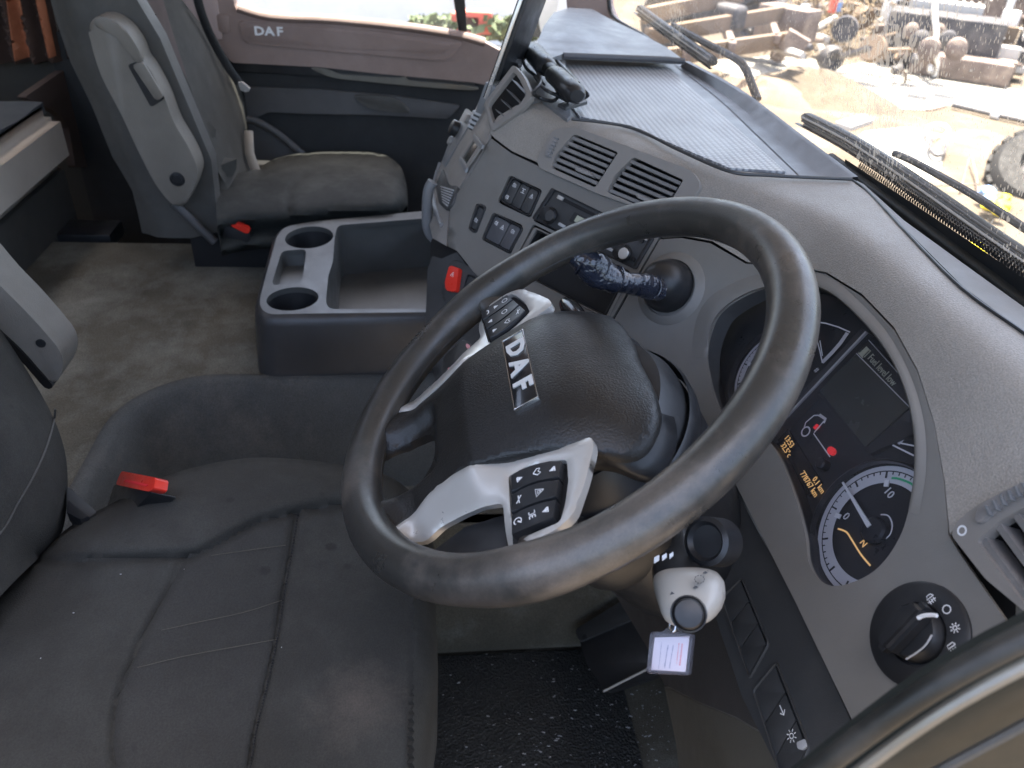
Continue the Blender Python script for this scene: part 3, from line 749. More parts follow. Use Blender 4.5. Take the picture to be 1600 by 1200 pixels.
text('clock', '13:53', onD(1233, 690, .0034), uD, vD, .0088, 'amber', cluster, sx=.9)
text('temperature', '32.5°c', onD(1228, 703, .0034), uD, vD, .0088, 'amber', cluster, sx=.9)
text('trip', '0.1 km', onD(1279, 758, .0034), uD, vD, .0086, 'amber', cluster, sx=.9)
text('odometer', '778767 km', onD(1264, 756, .0034), uD, vD, .0086, 'amber', cluster, sx=.9)
lathe('reset_button', onD(1290, 728, 0), Dc.n, [(.006, 0), (.006, .008), (.0045, .0095), (0, .0098)], 'black', cluster, sides=18)
# small fuel / temperature sector gauges
def sector(px, py, pts_o, par):
    band('sector_line', pts_o, .0014, .0026, 'white_print', par)
sector(0, 0, [(1275, 503), (1290, 505), (1310, 511), (1328, 519)], cluster)
sector(0, 0, [(1276, 530), (1281, 548), (1285, 567)], cluster)
band('sector_scale', [(1285, 566), (1300, 551), (1313, 536), (1324, 520)], .0052, .0026, 'dial_ring', cluster)
band('sector_needle', [(1281, 532), (1285, 556)], .0012, .005, 'white_print', cluster)
text('engine_symbol', '#', onD(1276, 578, .0026), uD, vD, .008, 'white_print', cluster)
sector(0, 0, [(1392, 694), (1425, 667)], cluster); sector(0, 0, [(1392, 694), (1428, 712)], cluster)
band('sector_scale', [(1403, 693), (1412, 684), (1424, 673)], .004, .0026, 'dial_ring', cluster)
sector(0, 0, [(1405, 692), (1430, 697)], cluster)
# clear lens over the instruments would hide little; the gloss of the dial plate stands for it
skin('cluster_lens', [p + (A(1270, 680) - p) * .004 for p in open_], lambda a, b: D.hit(a, b, -.006), 'clear_plastic', cluster, sp=22, thick=0)
# ---- brown brow and dashboard top, driver side
brow = [(1331, 283), (1362, 305), (1417, 364), (1505, 453), (1600, 521), (1640, 552), (1640, 770), (1575, 768), (1530, 790), (1500, 818), (1484, 834), (1476, 750), (1460, 660), (1434, 578), (1397, 511), (1347, 459), (1291, 425), (1226, 413), (1167, 409), (1112, 376), (1066, 368), (1034, 371), (1060, 340), (1090, 305), (1088, 281), (1050, 262), (980, 228), (893, 201), (868, 208), (846, 238), (845, 256), (800, 236), (773, 216), (762, 204), (778, 182), (806, 165), (846, 155), (884, 182), (960, 194), (1060, 232), (1136, 266), (1200, 272), (1280, 276)]
def brow3(a, b): return dash(a, b, .0008, k=.016)
skin('top_pad', brow, brow3, 'brow', db, sp=13, thick=.006)
# crease line on the pad (fold running along the top)
def fold(name, pts, w, h, mat, f=brow3, lift=.001, par=db):
    P = spl(pts, 8); bm = bmesh.new()
    tube_bm(bm, [f(p[0], p[1]) + A(0, 0, lift) for p in P], w, 8); return fromb(name, bm, mat, par)
# ---- left climate side of the dash and passenger dash top
left_face = [(767, 216), (798, 239), (838, 258), (846, 262), (960, 300), (1060, 348), (1029, 372), (945, 517), (900, 548), (845, 530), (798, 480), (790, 428), (764, 392), (714, 390), (690, 402), (668, 388), (664, 340), (672, 300), (690, 252), (712, 212), (742, 172), (754, 182)]
sw1 = rounded([(796, 273), (848, 297), (829, 341), (777, 316)], 6); sw2 = rounded([(744, 317), (760, 322), (745, 365), (731, 358)], 5); sw3 = rounded([(770, 331), (818, 352), (798, 398), (752, 374)], 6)
radio_h = rounded([(862, 293), (1020, 370), (992, 421), (833, 345)], 3)
slot_h = rounded([(833, 350), (985, 424), (948, 500), (797, 420)], 4)
clim1 = rounded([(757, 163), (786, 142), (806, 148), (820, 166), (793, 186), (768, 198)], 6)
skin('centre_stack_face', [(767, 216), (798, 239), (838, 258), (846, 262), (900, 282), (1060, 348), (1029, 372), (945, 517), (900, 548), (845, 530), (798, 480), (740, 425), (714, 392), (700, 385), (704, 318), (742, 262)], lambda a, b: face(a, b), 'panel', db, holes=[sw1, sw2, sw3, radio_h, slot_h], sp=11, thick=.004)
skin('climate_face', [(764, 218), (739, 260), (701, 318), (697, 384), (676, 372), (668, 340), (674, 300), (690, 252), (712, 212), (742, 172), (752, 150), (757, 166), (766, 200)], lambda a, b: face(a, b), 'vent_frame', db, sp=8, thick=.004)

# ---- generic inset switch bank
def loft_hole(name, pl, loop, depth, mat, par, h=0.0, matf=None):
    q = [pl.uv(a, b, h) for a, b in loop]; n = len(q); vs = [pl.to3(*p, h) for p in q] + [pl.to3(*p, h - depth) for p in q]
    return mesh(name, vs, [(i, (i + 1) % n, n + (i + 1) % n, n + i) for i in range(n)] + [tuple(range(n, 2 * n))], mat, par, smooth=35)
def lerp2(q, s, t):
    """point in a picture quad (TL, TR, BR, BL)"""
    a = A(q[0]) * (1 - s) + A(q[1]) * s; b = A(q[3]) * (1 - s) + A(q[2]) * s; return a * (1 - t) + b * t
def grow(q, k):
    c = sum(A(p) for p in q) / len(q); return [c + (A(p) - c) * k for p in q]
def bank(name, pl, quad, splits, par, depth=.010, frame=1.10, r=5, keymat='panel_dark', sym=True, fm_='black'):
    fr = ring(name, pl, rounded(grow(quad, frame), r + 2), rounded(quad, r), -.006, .0022, fm_, par, bev=.0008)
    loft_hole('bank_recess', pl, rounded(quad, r), depth, 'void', fr, h=.0015)
    for a, b, syms in splits:
        q = [lerp2(quad, a + .015, .04), lerp2(quad, b - .015, .04), lerp2(quad, b - .015, .96), lerp2(quad, a + .015, .96)]
        k = prism('rocker_switch', pl, q, -.008, -.001, keymat, fr, r=3, bev=.0015)
        if sym:
            for (s, t, st) in syms:
                p = lerp2(q, s, t); c_ = pl.uv(p[0], p[1], -.0008)
                u, v = pl.u, pl.v
                o = symbol(st, pl, c_, -.0006, .0075)
                merge('switch_symbol', o, 'white_print' if st != 'dim' else 'grey_print', fr)
    return fr
def symbol(st, pl, c, h, s, mat='white_print'):
    """small printed pictogram drawn from strokes, in plane coordinates"""
    L = []
    def st_(pts, w=.0008, closed=False):
        P = [A(c) + A(p) * s for p in pts]
        if closed: P.append(P[0])
        vs = []
        for i, p in enumerate(P):
            t = nrm(P[min(i + 1, len(P) - 1)] - P[max(i - 1, 0)]); n = A(-t[1], t[0]) * w / 2
            vs += [pl.to3(*(p + n), h), pl.to3(*(p - n), h)]
        L.append(mesh('stroke', vs, [(2 * i, 2 * i + 2, 2 * i + 3, 2 * i + 1) for i in range(len(P) - 1)], mat, None, smooth=0))
    if st == 'lamp':
        st_([(-.1, .4), (-.4, .3), (-.4, -.3), (-.1, -.4)], closed=True)
        for y in (.25, 0, -.25): st_([(.05, y), (.5, y - .1)])
    elif st == 'fog':
        st_([(-.1, .4), (-.4, .2), (-.4, -.2), (-.1, -.4)], closed=True)
        for y in (.25, 0, -.25): st_([(.05, y), (.5, y)])
        st_([(.25, .45), (.2, .15), (.3, -.1), (.2, -.45)])
    elif st == 'tri': st_([(0, .5), (-.5, -.35), (.5, -.35)], closed=True); st_([(0, .2), (-.2, -.17), (.2, -.17)], closed=True)
    elif st == 'diff': st_([(-.5, .4), (.5, .4)]); st_([(-.5, -.4), (.5, -.4)]); st_([(0, .4), (0, -.4)]); st_([(-.2, .1), (.2, -.1)])
    elif st == 'up': st_([(-.3, -.2), (0, .35), (.3, -.2)], .0014, True); st_([(0, .2), (0, -.15)], .002)
    elif st == 'down': st_([(-.3, .2), (0, -.35), (.3, .2)], .0014, True); st_([(0, -.2), (0, .15)], .002)
    elif st == 'tel': st_([(-.45, .1), (-.35, .35), (0, .42), (.35, .35), (.45, .1)], .0016)
    elif st == 'ring': st_([(.4 * math.cos(i * .63), .4 * math.sin(i * .63)) for i in range(10)], .0009, True)
    elif st == 'cruise': st_([(.4 * math.cos(.6 + i * .55), .4 * math.sin(.6 + i * .55)) for i in range(10)], .0009); st_([(0, 0), (.35, .35)], .0012)
    elif st == 'set': st_([(-.5, .3), (-.15, .3), (-.15, -.3), (-.5, -.3)], .0009); st_([(.05, .3), (.4, .3)], .0009); st_([(.05, 0), (.35, 0)], .0009); st_([(.05, .3), (.05, -.3)], .0009); st_([(.05, -.3), (.4, -.3)], .0009)
    elif st == 'off': st_([(-.5, 0), (.5, 0)], .0009); st_([(-.4, .3), (.4, -.3)], .0009)
    elif st == 'sun':
        st_([(.2 * math.cos(i * .79), .2 * math.sin(i * .79)) for i in range(8)], .0008, True)
        for i in range(8): a = i * .785; st_([(.3 * math.cos(a), .3 * math.sin(a)), (.5 * math.cos(a), .5 * math.sin(a))])
    elif st == 'arrow': st_([(-.5, 0), (.4, 0)], .001); st_([(.1, .3), (.45, 0), (.1, -.3)], .001)
    elif st == 'heart': st_([(0, -.4), (-.45, .05), (-.3, .4), (0, .15), (.3, .4), (.45, .05)], .0010, True)
    else: st_([(-.4, 0), (.4, 0)], .001)
    return L
Kf = K
bank('switch_bank', K, [(801, 278), (843, 299), (826, 336), (783, 313)], [(0, .34, [(.5, .2, 'lamp'), (.35, .8, 'fog')]), (.34, .67, [(.5, .25, 'diff')]), (.67, 1, [(.5, .3, 'tri')])], db)
bank('switch_bank', K, [(747, 321), (757, 325), (743, 361), (734, 356)], [(0, 1, [(.5, .6, 'lamp')])], db, frame=1.22)
bank('switch_bank', K, [(773, 335), (815, 356), (795, 393), (756, 372)], [(0, .6, [(.28, .25, 'fog'), (.72, .3, 'tri')]), (.6, 1, [(.5, .25, 'lamp')])], db, keymat='console')
# ---- radio
Q = [(866, 297), (1016, 371), (989, 417), (837, 342)]
radio = prism('radio', K, Q, -.02, -.001, 'panel_dark', db, r=3, bev=.0012)
ring('radio_surround', K, rounded(grow(Q, 1.07), 3), rounded(Q, 3), -.01, .002, 'black', radio, bev=.0006)
def onq(s, t): p = lerp2(Q, s, t); return p
def knob(name, pl, p, r, hgt, mat, par, capmat=None):
    o = lathe(name, pl.hit(p[0], p[1], 0), pl.n, [(r * 1.12, 0), (r * 1.1, .002), (r, .003), (r * .94, hgt), (r * .8, hgt + .001), (0, hgt + .001)], mat, par, sides=28)
    if capmat: lathe(name + '_cap', pl.hit(p[0], p[1], hgt + .0012), pl.n, [(r * .72, 0), (r * .66, .0012), (0, .0016)], capmat, par, sides=24)
    return o
knob('volume_knob', K, (859, 337), .0115, .012, 'black', radio, 'panel_dark')
knob('tuner_knob', K, (974, 396), .0110, .010, 'black', radio, 'silver')
prism('cassette_slot', K, [onq(.06, .08), onq(.93, .10), onq(.93, .2), onq(.06, .18)], -.001, .0004, 'void', radio, r=1, bev=0)
prism('display_window', K, [onq(.27, .30), onq(.66, .32), onq(.66, .66), onq(.27, .62)], -.001, .0008, 'black', radio, r=2, bev=0)
prism('lcd', K, [onq(.31, .36), onq(.62, .38), onq(.62, .60), onq(.31, .56)], 0, .0012, 'lcd_green', radio, bev=0)
for i, (s, t) in enumerate([(.08, .12), (.95, .08)]): prism('eject_key', K, [onq(s - .025, t - .05), onq(s + .03, t - .05), onq(s + .03, t + .06), onq(s - .025, t + .06)], 0, .003, 'silver', radio, r=1, bev=.0006)
for i in range(7):
    s = .20 + i * .082
    if i in (0, 1, 4, 5, 6): prism('preset_key', K, [onq(s, .78), onq(s + .065, .79), onq(s + .065, .88), onq(s, .87)], 0, .0022, 'grey_print', radio, r=1.5, bev=.0005)
for s, t in ((.95, .2), (.97, .8)): lathe('small_key', K.hit(*onq(s, t), 0), K.n, [(.003, 0), (.003, .002), (0, .0026)], 'black', radio, sides=10)
# ---- open slot below the radio, with grey frame bars
slotq = [(838, 358), (980, 428), (946, 495), (802, 422)]
o_ = ring('slot_frame', K, rounded(grow(slotq, 1.06), 4), rounded(slotq, 4), -.006, .002, 'panel', db, bev=.0008)
loft_hole('slot_recess', K, rounded(slotq, 4), .075, 'void', o_, h=.001)
ring('slot_liner', K, rounded(grow(slotq, .985), 4), rounded(grow(slotq, .955), 4), -.01, -.001, 'black', o_)
# slanted bars under the slot, seen through the wheel
def bar(name, a, b, w, h0, h1, mat, pl=K, par=None):
    """bar between picture points a and b, w = picture width measured downwards-left"""
    a, b = A(a), A(b); t = nrm(b - a); n = A(-t[1], t[0]); return prism(name, pl, [a, b, b + n * w, a + n * w], h0, h1, mat, par or db, bev=.0012)
bar('console_bar', (800, 424), (952, 517), 12, -.012, -.002, 'panel', par=db)
bar('console_bar', (790, 436), (940, 530), 26, -.02, -.008, 'panel_dark', par=db)
bar('console_bar', (776, 462), (905, 545), 4, -.02, -.006, 'console_light', par=db)
bar('console_bar', (770, 470), (890, 560), 30, -.03, -.012, 'panel_dark', par=db)
# ---- lower console: hazard switch housing and the dark side
H = K.off(-.010)
skin('lower_console', [(714, 394), (738, 426), (798, 482), (900, 550), (880, 640), (690, 640), (664, 520), (668, 420), (676, 400), (690, 404)], lambda a, b: dash(a, b, -.009), 'panel_dark', db, sp=12, thick=.006)
prism('hazard_housing', K, [(706, 402), (762, 432), (742, 500), (690, 470), (688, 440)], -.016, -.004, 'panel_dark', db, r=12, bev=.003)
hz = prism('hazard_switch', K, [(702, 414), (717, 419), (712, 456), (696, 460 - 6), (695, 440)], -.006, .004, 'red_plastic', db, r=4, bev=.002)
merge('warning_triangle', symbol('tri', K, K.uv(707, 429, .0045), .0046, .008), 'white_print', hz)
bank('switch_bank', K, [(730, 428), (752, 440), (742, 470), (722, 458)], [(0, 1, [(.5, .5, 'lamp')])], db, frame=1.1)
# ---- climate controls on the side that faces the passenger
Fp = Pl(face(720, 240), Lp.u, Lp.v)
def fpl(px, py):
    o = face(px, py); a = face(px + 4, py) - face(px - 4, py); b = face(px, py - 4) - face(px, py + 4); return Pl(o, a, b)
c1 = fpl(714, 205); cc = prism('climate_panel', c1, [(728, 168), (742, 180), (714, 226), (694, 262), (690, 252), (706, 210)], 0, .002, 'console_light', db, r=4, bev=.0008)
knob('climate_knob', c1, (716, 203), .014, .014, 'black', cc)
knob('climate_knob', c1, (733, 187), .008, .006, 'vent_frame', cc)
knob('climate_knob', c1, (706, 221), .008, .006, 'vent_frame', cc)
c2 = fpl(730, 238)
ring('display_frame', c2, rounded([(741, 212), (752, 228), (727, 265), (716, 246)], 3), rounded([(739, 219), (746, 229), (728, 257), (721, 246)], 2), 0, .003, 'vent_frame', db, bev=.0008)
prism('climate_display', c2, [(739, 219), (746, 229), (728, 257), (721, 246)], -.002, .001, 'lcd_off', db)
prism('trim_strip', c2, [(741, 208), (754, 226), (751, 232), (738, 213)], 0, .004, 'console_light', db, bev=.001)
prism('trim_strip', c2, [(719, 244), (729, 262), (726, 269), (716, 250)], 0, .004, 'console_light', db, bev=.001)
c3 = fpl(696, 295)
pk = prism('phone_cradle', c3, [(692, 262), (702, 290), (716, 290), (706, 318), (698, 330), (686, 318), (680, 290)], -.004, .001, 'panel_dark', db, r=5, bev=.001)
for i in range(7): prism('rib', c3, [(688 + i * .5, 290 + i * 4), (708 - i * 1.5, 296 + i * 4), (707 - i * 1.5, 298 + i * 4), (688 + i * .5, 292 + i * 4)], .001, .003, 'grey_print', pk, bev=0)
tube('side_trim', [face(a, b, .004) for a, b in spl([(688, 255), (680, 280), (677, 305), (681, 330), (690, 352)], 5)], .004, 'console_light', db, sides=8)
tube('console_handle', [xx(a, b, -.66) for a, b in spl([(676, 284), (669, 300), (667, 340), (670, 362), (680, 374), (688, 376)], 5)], .009, 'console_light', db, sides=12)
# upper-left vent of the climate side
Vl = fpl(792, 165)
ring('side_vent_frame', Vl, rounded([(755, 162), (802, 100), (818, 118), (832, 150), (818, 168), (768, 206)], 6), rounded([(762, 164), (802, 112), (812, 124), (822, 148), (812, 162), (771, 194)], 5), -.004, .004, 'vent_frame', db, bev=.001)
prism('side_vent_back', Vl, [(760, 160), (802, 108), (826, 150), (768, 198)], -.022, -.018, 'void', db, bev=0)
for i in range(5):
    t = i / 4; a = A(765, 186) * (1 - t) + A(798, 122) * t; b = A(776, 192) * (1 - t) + A(822, 148) * t
    n_ = A(.55, .83) * 13
    prism('side_vent_slat', Vl, [a, a + n_ * .4, b + n_ * .4, b], -.014, .002, 'console_light', db, bev=.0006)
# ---- twin centre vents
def vent_assembly(pl, fo, openings, nsl, mat='vent_frame', tabs=True):
    vf = skin('air_vent', fo, lambda a, b: pl.hit(a, b, .003), mat, db, holes=[o for o, *_ in openings], sp=9, thick=.010)
    for hole, q, ns in openings:
        loft_hole('vent_duct', pl, hole, .045, 'void', vf, h=.001)
        for i in range(ns):
            t = (i + .5) / ns
            a = A(q[0]) * (1 - t) + A(q[3]) * t; b = A(q[1]) * (1 - t) + A(q[2]) * t
            bow = 3.0 * math.sin(math.pi * .5) * 0
            P = [a * (1 - s) + b * s for s in (0, .5, 1)]
            vs = []
            dn = nrm(A(q[3]) - A(q[0]))
            for p in P:
                up = p - dn * 2.7; lo = p + dn * 2.7
                vs += [pl.hit(*up, .001), pl.hit(*lo, -.001), pl.hit(*lo, -.001) - pl.n * .016, pl.hit(*up, .001) - pl.n * .018 + pl.v * .002]
            fs = [(0, 1, 2, 3)[::-1], (8, 9, 10, 11)]
            for k in range(2):
                for j in range(4): fs.append((k * 4 + j, (k + 1) * 4 + j, (k + 1) * 4 + (j + 1) % 4, k * 4 + (j + 1) % 4))
            mesh('slat', vs, fs, 'slat', vf, smooth=20, fixn=True)
        # vertical rear vanes
        for i in range(7):
            s = (i + .5) / 7; a = A(q[0]) * (1 - s) + A(q[1]) * s; b = A(q[3]) * (1 - s) + A(q[2]) * s
            w_ = A(1.2, .5); prism('rear_vane', pl, [a, a + w_, b + w_, b], -.040, -.024, 'black', vf, bev=0)
        if tabs:
            p = lerp2(q, .62, .78); prism('vent_tab', pl, [p + A(-14, -9), p + A(12, 2), p + A(13, 8), p + A(-13, -2)], -.006, .006, 'slat', vf, r=3, bev=.0012)
    return vf
Kv = Pl(K.hit(960, 260, .002), K.u, K.v)
frameo = rounded([(862, 197), (900, 200), (1000, 233), (1084, 268), (1094, 286), (1078, 318), (1000, 320), (900, 286), (838, 260), (836, 240)], [16, 10, 4, 10, 6, 10, 4, 10, 10, 10], 5)
frameo = rounded([(866, 199), (903, 200), (1083, 267), (1095, 290), (1070, 322), (842, 262), (838, 248)], [14, 14, 14, 8, 8, 8, 8], 5)
h1 = rounded([(897, 209), (966, 238), (930, 293), (861, 262), (866, 244)], [6, 4, 4, 4, 8], 4); q1 = [(893, 209), (963, 238), (930, 291), (862, 261)]
h2 = rounded([(990, 245), (1068, 281), (1042, 325), (950, 305), (962, 272)], [6, 4, 4, 4, 8], 4); h2 = rounded([(990, 245), (1068, 281), (1046, 318), (1000, 322), (948, 300), (960, 274)], [6, 4, 4, 4, 4, 8], 4); q2 = [(988, 247), (1066, 282), (1030, 335), (950, 302)]
fo2 = rounded([(866, 199), (903, 200), (1083, 267), (1095, 290), (1072, 330), (1000, 326), (935, 303), (842, 262), (838, 248)], [14, 14, 14, 8, 2, 2, 2, 8, 8], 5)
va = vent_assembly(Kv, fo2, [(h1, q1, 6), (h2, q2, 6)], 6)
# thumb wheel beside the left vent
tw = prism('thumb_wheel', Kv, circ(860, 228, 5, 17, 20, rot=.45), .000, .0048, 'slat', va, bev=.001)
for i in range(6): t = i / 5; prism('wheel_rib', Kv, [(868 - 12 * t - 3, 214 + 28 * t), (868 - 12 * t + 4, 216 + 28 * t), (868 - 12 * t + 4, 218 + 28 * t), (868 - 12 * t - 3, 216 + 28 * t)], .004, .0062, 'console_light', va, bev=0)
for i in range(0): pass
# ---- right-hand vent beside the light switch
Dv = Pl(D.hit(1560, 880, .004), (1, 0, 0), (0, .35, .94))
hv = rounded([(1526, 846), (1560, 815), (1640, 770), (1700, 900), (1640, 1000), (1600, 944)], 6, 4)
fo3 = rounded([(1486, 836), (1494, 816), (1530, 786), (1580, 765), (1660, 740), (1760, 900), (1680, 1040), (1600, 955), (1540, 905)], [8, 10, 16, 16, 4, 4, 4, 4, 8], 5)
vr = skin('air_vent', fo3, lambda a, b: Dv.hit(a, b, .004), 'vent_frame', db, holes=[hv], sp=12, thick=.012)
loft_hole('vent_duct', Dv, hv, .05, 'void', vr, h=.001)
for i in range(4):
    a = A(1532 + i * 27, 838 - i * 17); b = a + A(110, 150)
    dn = nrm(A(27, -17)); vs = []
    for p in (a, b):
        vs += [Dv.hit(*(p + dn * 5), .001), Dv.hit(*(p - dn * 5), -.001), Dv.hit(*(p - dn * 5), -.001) - Dv.n * .02, Dv.hit(*(p + dn * 5), .001) - Dv.n * .02]
    mesh('slat', vs, [(3, 2, 1, 0), (4, 5, 6, 7), (0, 1, 5, 4), (1, 2, 6, 5), (2, 3, 7, 6), (3, 0, 4, 7)], 'slat', vr, smooth=20, fixn=True)
prism('thumb_wheel', Dv, spl([(1522, 806), (1532, 790), (1560, 772), (1600, 752), (1640, 738), (1650, 752), (1600, 768), (1560, 790), (1530, 816)], 4, True), .002, .009, 'slat', vr, bev=.0015)
for i in range(9):
    c_ = A(1538, 796) * (1 - i / 8) + A(1630, 748) * (i / 8) + A(0, -6 * math.sin(i / 8 * 3.14)); prism('wheel_rib', Dv, [c_ + A(-2, -6), c_ + A(3, -7), c_ + A(10, 9), c_ + A(5, 10)], .008, .0115, 'console_light', vr, bev=.0006)
ringp = [Dv.uv(1503, 829)]; cq = Dv.uv(1503, 829, .0045)
vs = []; 
for i in range(18):
    for r_ in (.0042, .0026): vs.append(Dv.to3(cq[0] + r_ * math.cos(i * math.pi / 9), cq[1] + r_ * math.sin(i * math.pi / 9), .0045))
mesh('vent_closed_mark', vs, [(2 * i, 2 * ((i + 1) % 18), 2 * ((i + 1) % 18) + 1, 2 * i + 1) for i in range(18)], 'white_print', vr, smooth=0)
# ---- light switch
cs = D.uv(1437, 992); rs = np.linalg.norm(D.uv(1366, 975) - cs)
def Pd(x, y, h): return D.to3(cs[0] + x, cs[1] + y, h)
ls = lathe('light_switch', Pd(0, 0, 0), D.n, [(rs * 1.03, -.002), (rs * 1.02, .003), (rs * .96, .0045), (rs * .60, .0045), (rs * .57, .001), (0, .001)], 'black', db, sides=56)
lathe('knob_collar', Pd(0, 0, .001), D.n, [(rs * .55, 0), (rs * .53, .009), (rs * .48, .012), (0, .012)], 'black', ls, sides=40)
an = math.atan2(*(D.uv(1480, 952) - D.uv(1395, 1040))[::-1])
ux, uy = math.cos(an), math.sin(an)
bm = bmesh.new(); ax_ = (D.u * ux + D.v * uy, -D.u * uy + D.v * ux, D.n)
box(bm, Pd(0, 0, .018), ax_, (rs * .60, rs * .20, .009)); bmesh.ops.bevel(bm, geom=bm.edges[:], offset=.005, segments=3, affect='EDGES')
fromb('knob_grip', bm, 'black', ls)
tube('knob_pointer', [D.hit(a, b, .0285) for a, b in spl([(1434, 966), (1444, 962), (1456, 961), (1464, 962)], 4)], .0016, 'white_print', ls, sides=6)
tube('grip_glint', [D.hit(a, b, .0268) for a, b in spl([(1416, 1030), (1432, 1020), (1446, 1008), (1456, 992)], 4)], .0007, 'grey_print', ls, sides=6)
for (px, py, st) in ((1454, 935, 'fog'), (1479, 952, 'ring'), (1492, 981, 'sun'), (1488, 1012, 'lamp'), (1392, 1006, 'sun')):
    merge('light_symbol', symbol(st, D, D.uv(px, py, .005), .0049, .0078), 'white_print', ls)
# ---- dark lower strip with two banks of switches
ES = Pl(D.hit(1240, 930, -.004), (1, 0, 0), (0, .42, .9))
estrip = [(1141, 750), (1243, 938), (1330, 1128), (1392, 1250), (1240, 1250), (1160, 1090), (1130, 1000), (1106, 925), (1120, 860), (1110, 790), (1085, 745), (1100, 700)]
q3 = [(1134, 925), (1160, 902), (1200, 1002), (1168, 1050)]; q4 = [(1172, 1063), (1213, 1035), (1264, 1166), (1240, 1215)]
q3b = [(1127, 934), (1158, 904), (1199, 1004), (1169, 1058)]; q4b = [(1176, 1080), (1212, 1036), (1262, 1165), (1228, 1240)]
skin('lower_switch_strip', estrip, lambda a, b: ES.hit(a, b), 'panel_dark', db, holes=[rounded(q3b, 6), rounded(q4b, 6)], sp=11, thick=.006)
def vbank(q, n, syms):
    fr = ring('switch_bank', ES, rounded(grow(q, 1.05), 7), rounded(q, 6), -.004, .0025, 'panel_dark', db, bev=.001)
    loft_hole('bank_recess', ES, rounded(q, 6), .012, 'void', fr, h=0)
    for i in range(n):
        a, b = i / n + .008, (i + 1) / n - .008
        qq = [lerp2(q, .06, a), lerp2(q, .94, a), lerp2(q, .94, b), lerp2(q, .06, b)]
        prism('rocker_switch', ES, qq, -.009, .0005, 'console' if 'x' in syms else 'panel_dark', fr, r=2.5, bev=.0016)
    return fr
f3_ = vbank(q3b, 3, ''); f4_ = vbank(q4b, 3, '')
merge('switch_symbol', symbol('arrow', ES, ES.uv(1222, 1110, .001), .0012, .010), 'white_print', f4_)
merge('switch_symbol', symbol('sun', ES, ES.uv(1237, 1150, .001), .0012, .011), 'white_print', f4_)
prism('key_glint', ES, [(1244, 1160), (1258, 1154), (1262, 1164), (1254, 1172), (1246, 1170)], 0, .0024, 'grey_print', f4_, r=2, bev=.0006)
# ---- knee panel below the column
Kn = Pl(yy(1100, 1000, .19), (1, .0, 0), (0, .25, .97))
mat('knee', (.06, .053, .048), .55, 700, .25, .12, 6)
mat('knee_low', (.10, .09, .07), .6, 700, .25, .12, 6)
def knee3(a, b):
    p = Kn.hit(a, b); e = math.exp(-((a - (960 + (b - 900) * .33)) / 55) ** 2); return p + (p - EYE) * (.10 * e)
skin('knee_panel', [(850, 905), (905, 860), (1000, 830), (1095, 740), (1124, 860), (1108, 925), (1132, 1003), (1162, 1092), (1200, 1150), (1150, 1120), (1095, 1098), (1038, 1070), (1010, 1010), (962, 930), (930, 900)], knee3, 'knee', db, sp=14, thick=.008)
skin('knee_panel_lower', [(1038, 1073), (1095, 1101), (1150, 1123), (1203, 1155), (1260, 1260), (1068, 1260), (1056, 1160)], lambda a, b: knee3(a, b) + (knee3(a, b) - EYE) * .01, 'knee_low', db, sp=14, thick=.008)
# ---- non-slip tray on top, with its front upstand
tray_o = rounded([(884, 90), (1052, 98), (1240, 272), (1200, 274), (1140, 268), (1060, 235), (985, 200), (900, 186), (870, 150), (868, 110)], [4, 10, 4, 4, 20, 10, 10, 8, 10, 10], 4)
T3 = lambda h=0: (lambda a, b: zz(a, b, TZ - .012 + h))
prismT = skin('anti_slip_mat', [(880, 100), (1046, 106), (1228, 268), (1140, 262), (1060, 229), (985, 196), (906, 182), (880, 150)], T3(.0035), 'tray_mat', db, sp=14, thick=.003)
skin('tray_floor', [(862, 88), (1070, 94), (1262, 278), (1140, 275), (1060, 242), (985, 206), (890, 194), (850, 150)], T3(0), 'console_light', db, sp=16, thick=.004)
# upstand between tray and windscreen
U0 = [zz(a, b, TZ - .011) for a, b in spl([(1052, 100), (1120, 152), (1180, 208), (1252, 277)], 6)]; U1 = [zz(a, b, TZ + .003) for a, b in spl([(1070, 96), (1150, 140), (1235, 204), (1331, 277)], 6)]
vs = []; fs = []
for a, b in zip(U0, U1): vs += [a, a * .5 + b * .5 + A(0, .004, -.006), b, b + A(0, .008, .001), b + A(0, .010, -.05)]
for i in range(len(U0) - 1):
    for j in range(4): k = i * 5 + j; fs.append((k, k + 1, k + 6, k + 5))
mesh('tray_upstand', vs, fs, 'console', db, smooth=40, fixn=False)
tube('tray_edge', [zz(a, b, TZ + .003) for a, b in spl([(1331, 280), (1280, 278), (1200, 274), (1140, 268), (1060, 234), (985, 199), (893, 186)], 6)], .0022, 'panel_dark', db, sides=8)
tube('tray_edge', [zz(a, b, TZ + .012) for a, b in ((880, 87), (960, 90), (1040, 93), (1070, 96))], .0055, 'console', db, sides=8)
# passenger side of the top, sunlit hump
hump = [(846, 96), (880, 84), (1066, 92), (1042, 74), (1000, 52), (950, 28), (925, 14), (890, 12), (865, 20), (850, 40), (838, 70), (836, 90)]
def hump3(a, b):
    p = zz(a, b, TZ + .012); e = math.exp(-((a - 890) / 70) ** 2 - ((b - 45) / 32) ** 2); return p + (EYE - p) * (.05 * e)
skin('passenger_dash_top', hump, hump3, 'console_light', db, sp=8, thick=.01)
# side cheek of the hump down to the left vent
skin('dash_side_cheek', [(846, 94), (884, 90), (884, 130), (892, 180), (886, 186), (846, 155), (824, 160), (812, 128), (803, 98), (820, 84), (836, 74)], lambda a, b: dash(a, b, -.0005, TZ + .004), 'console_light', db, sp=8, thick=.006)
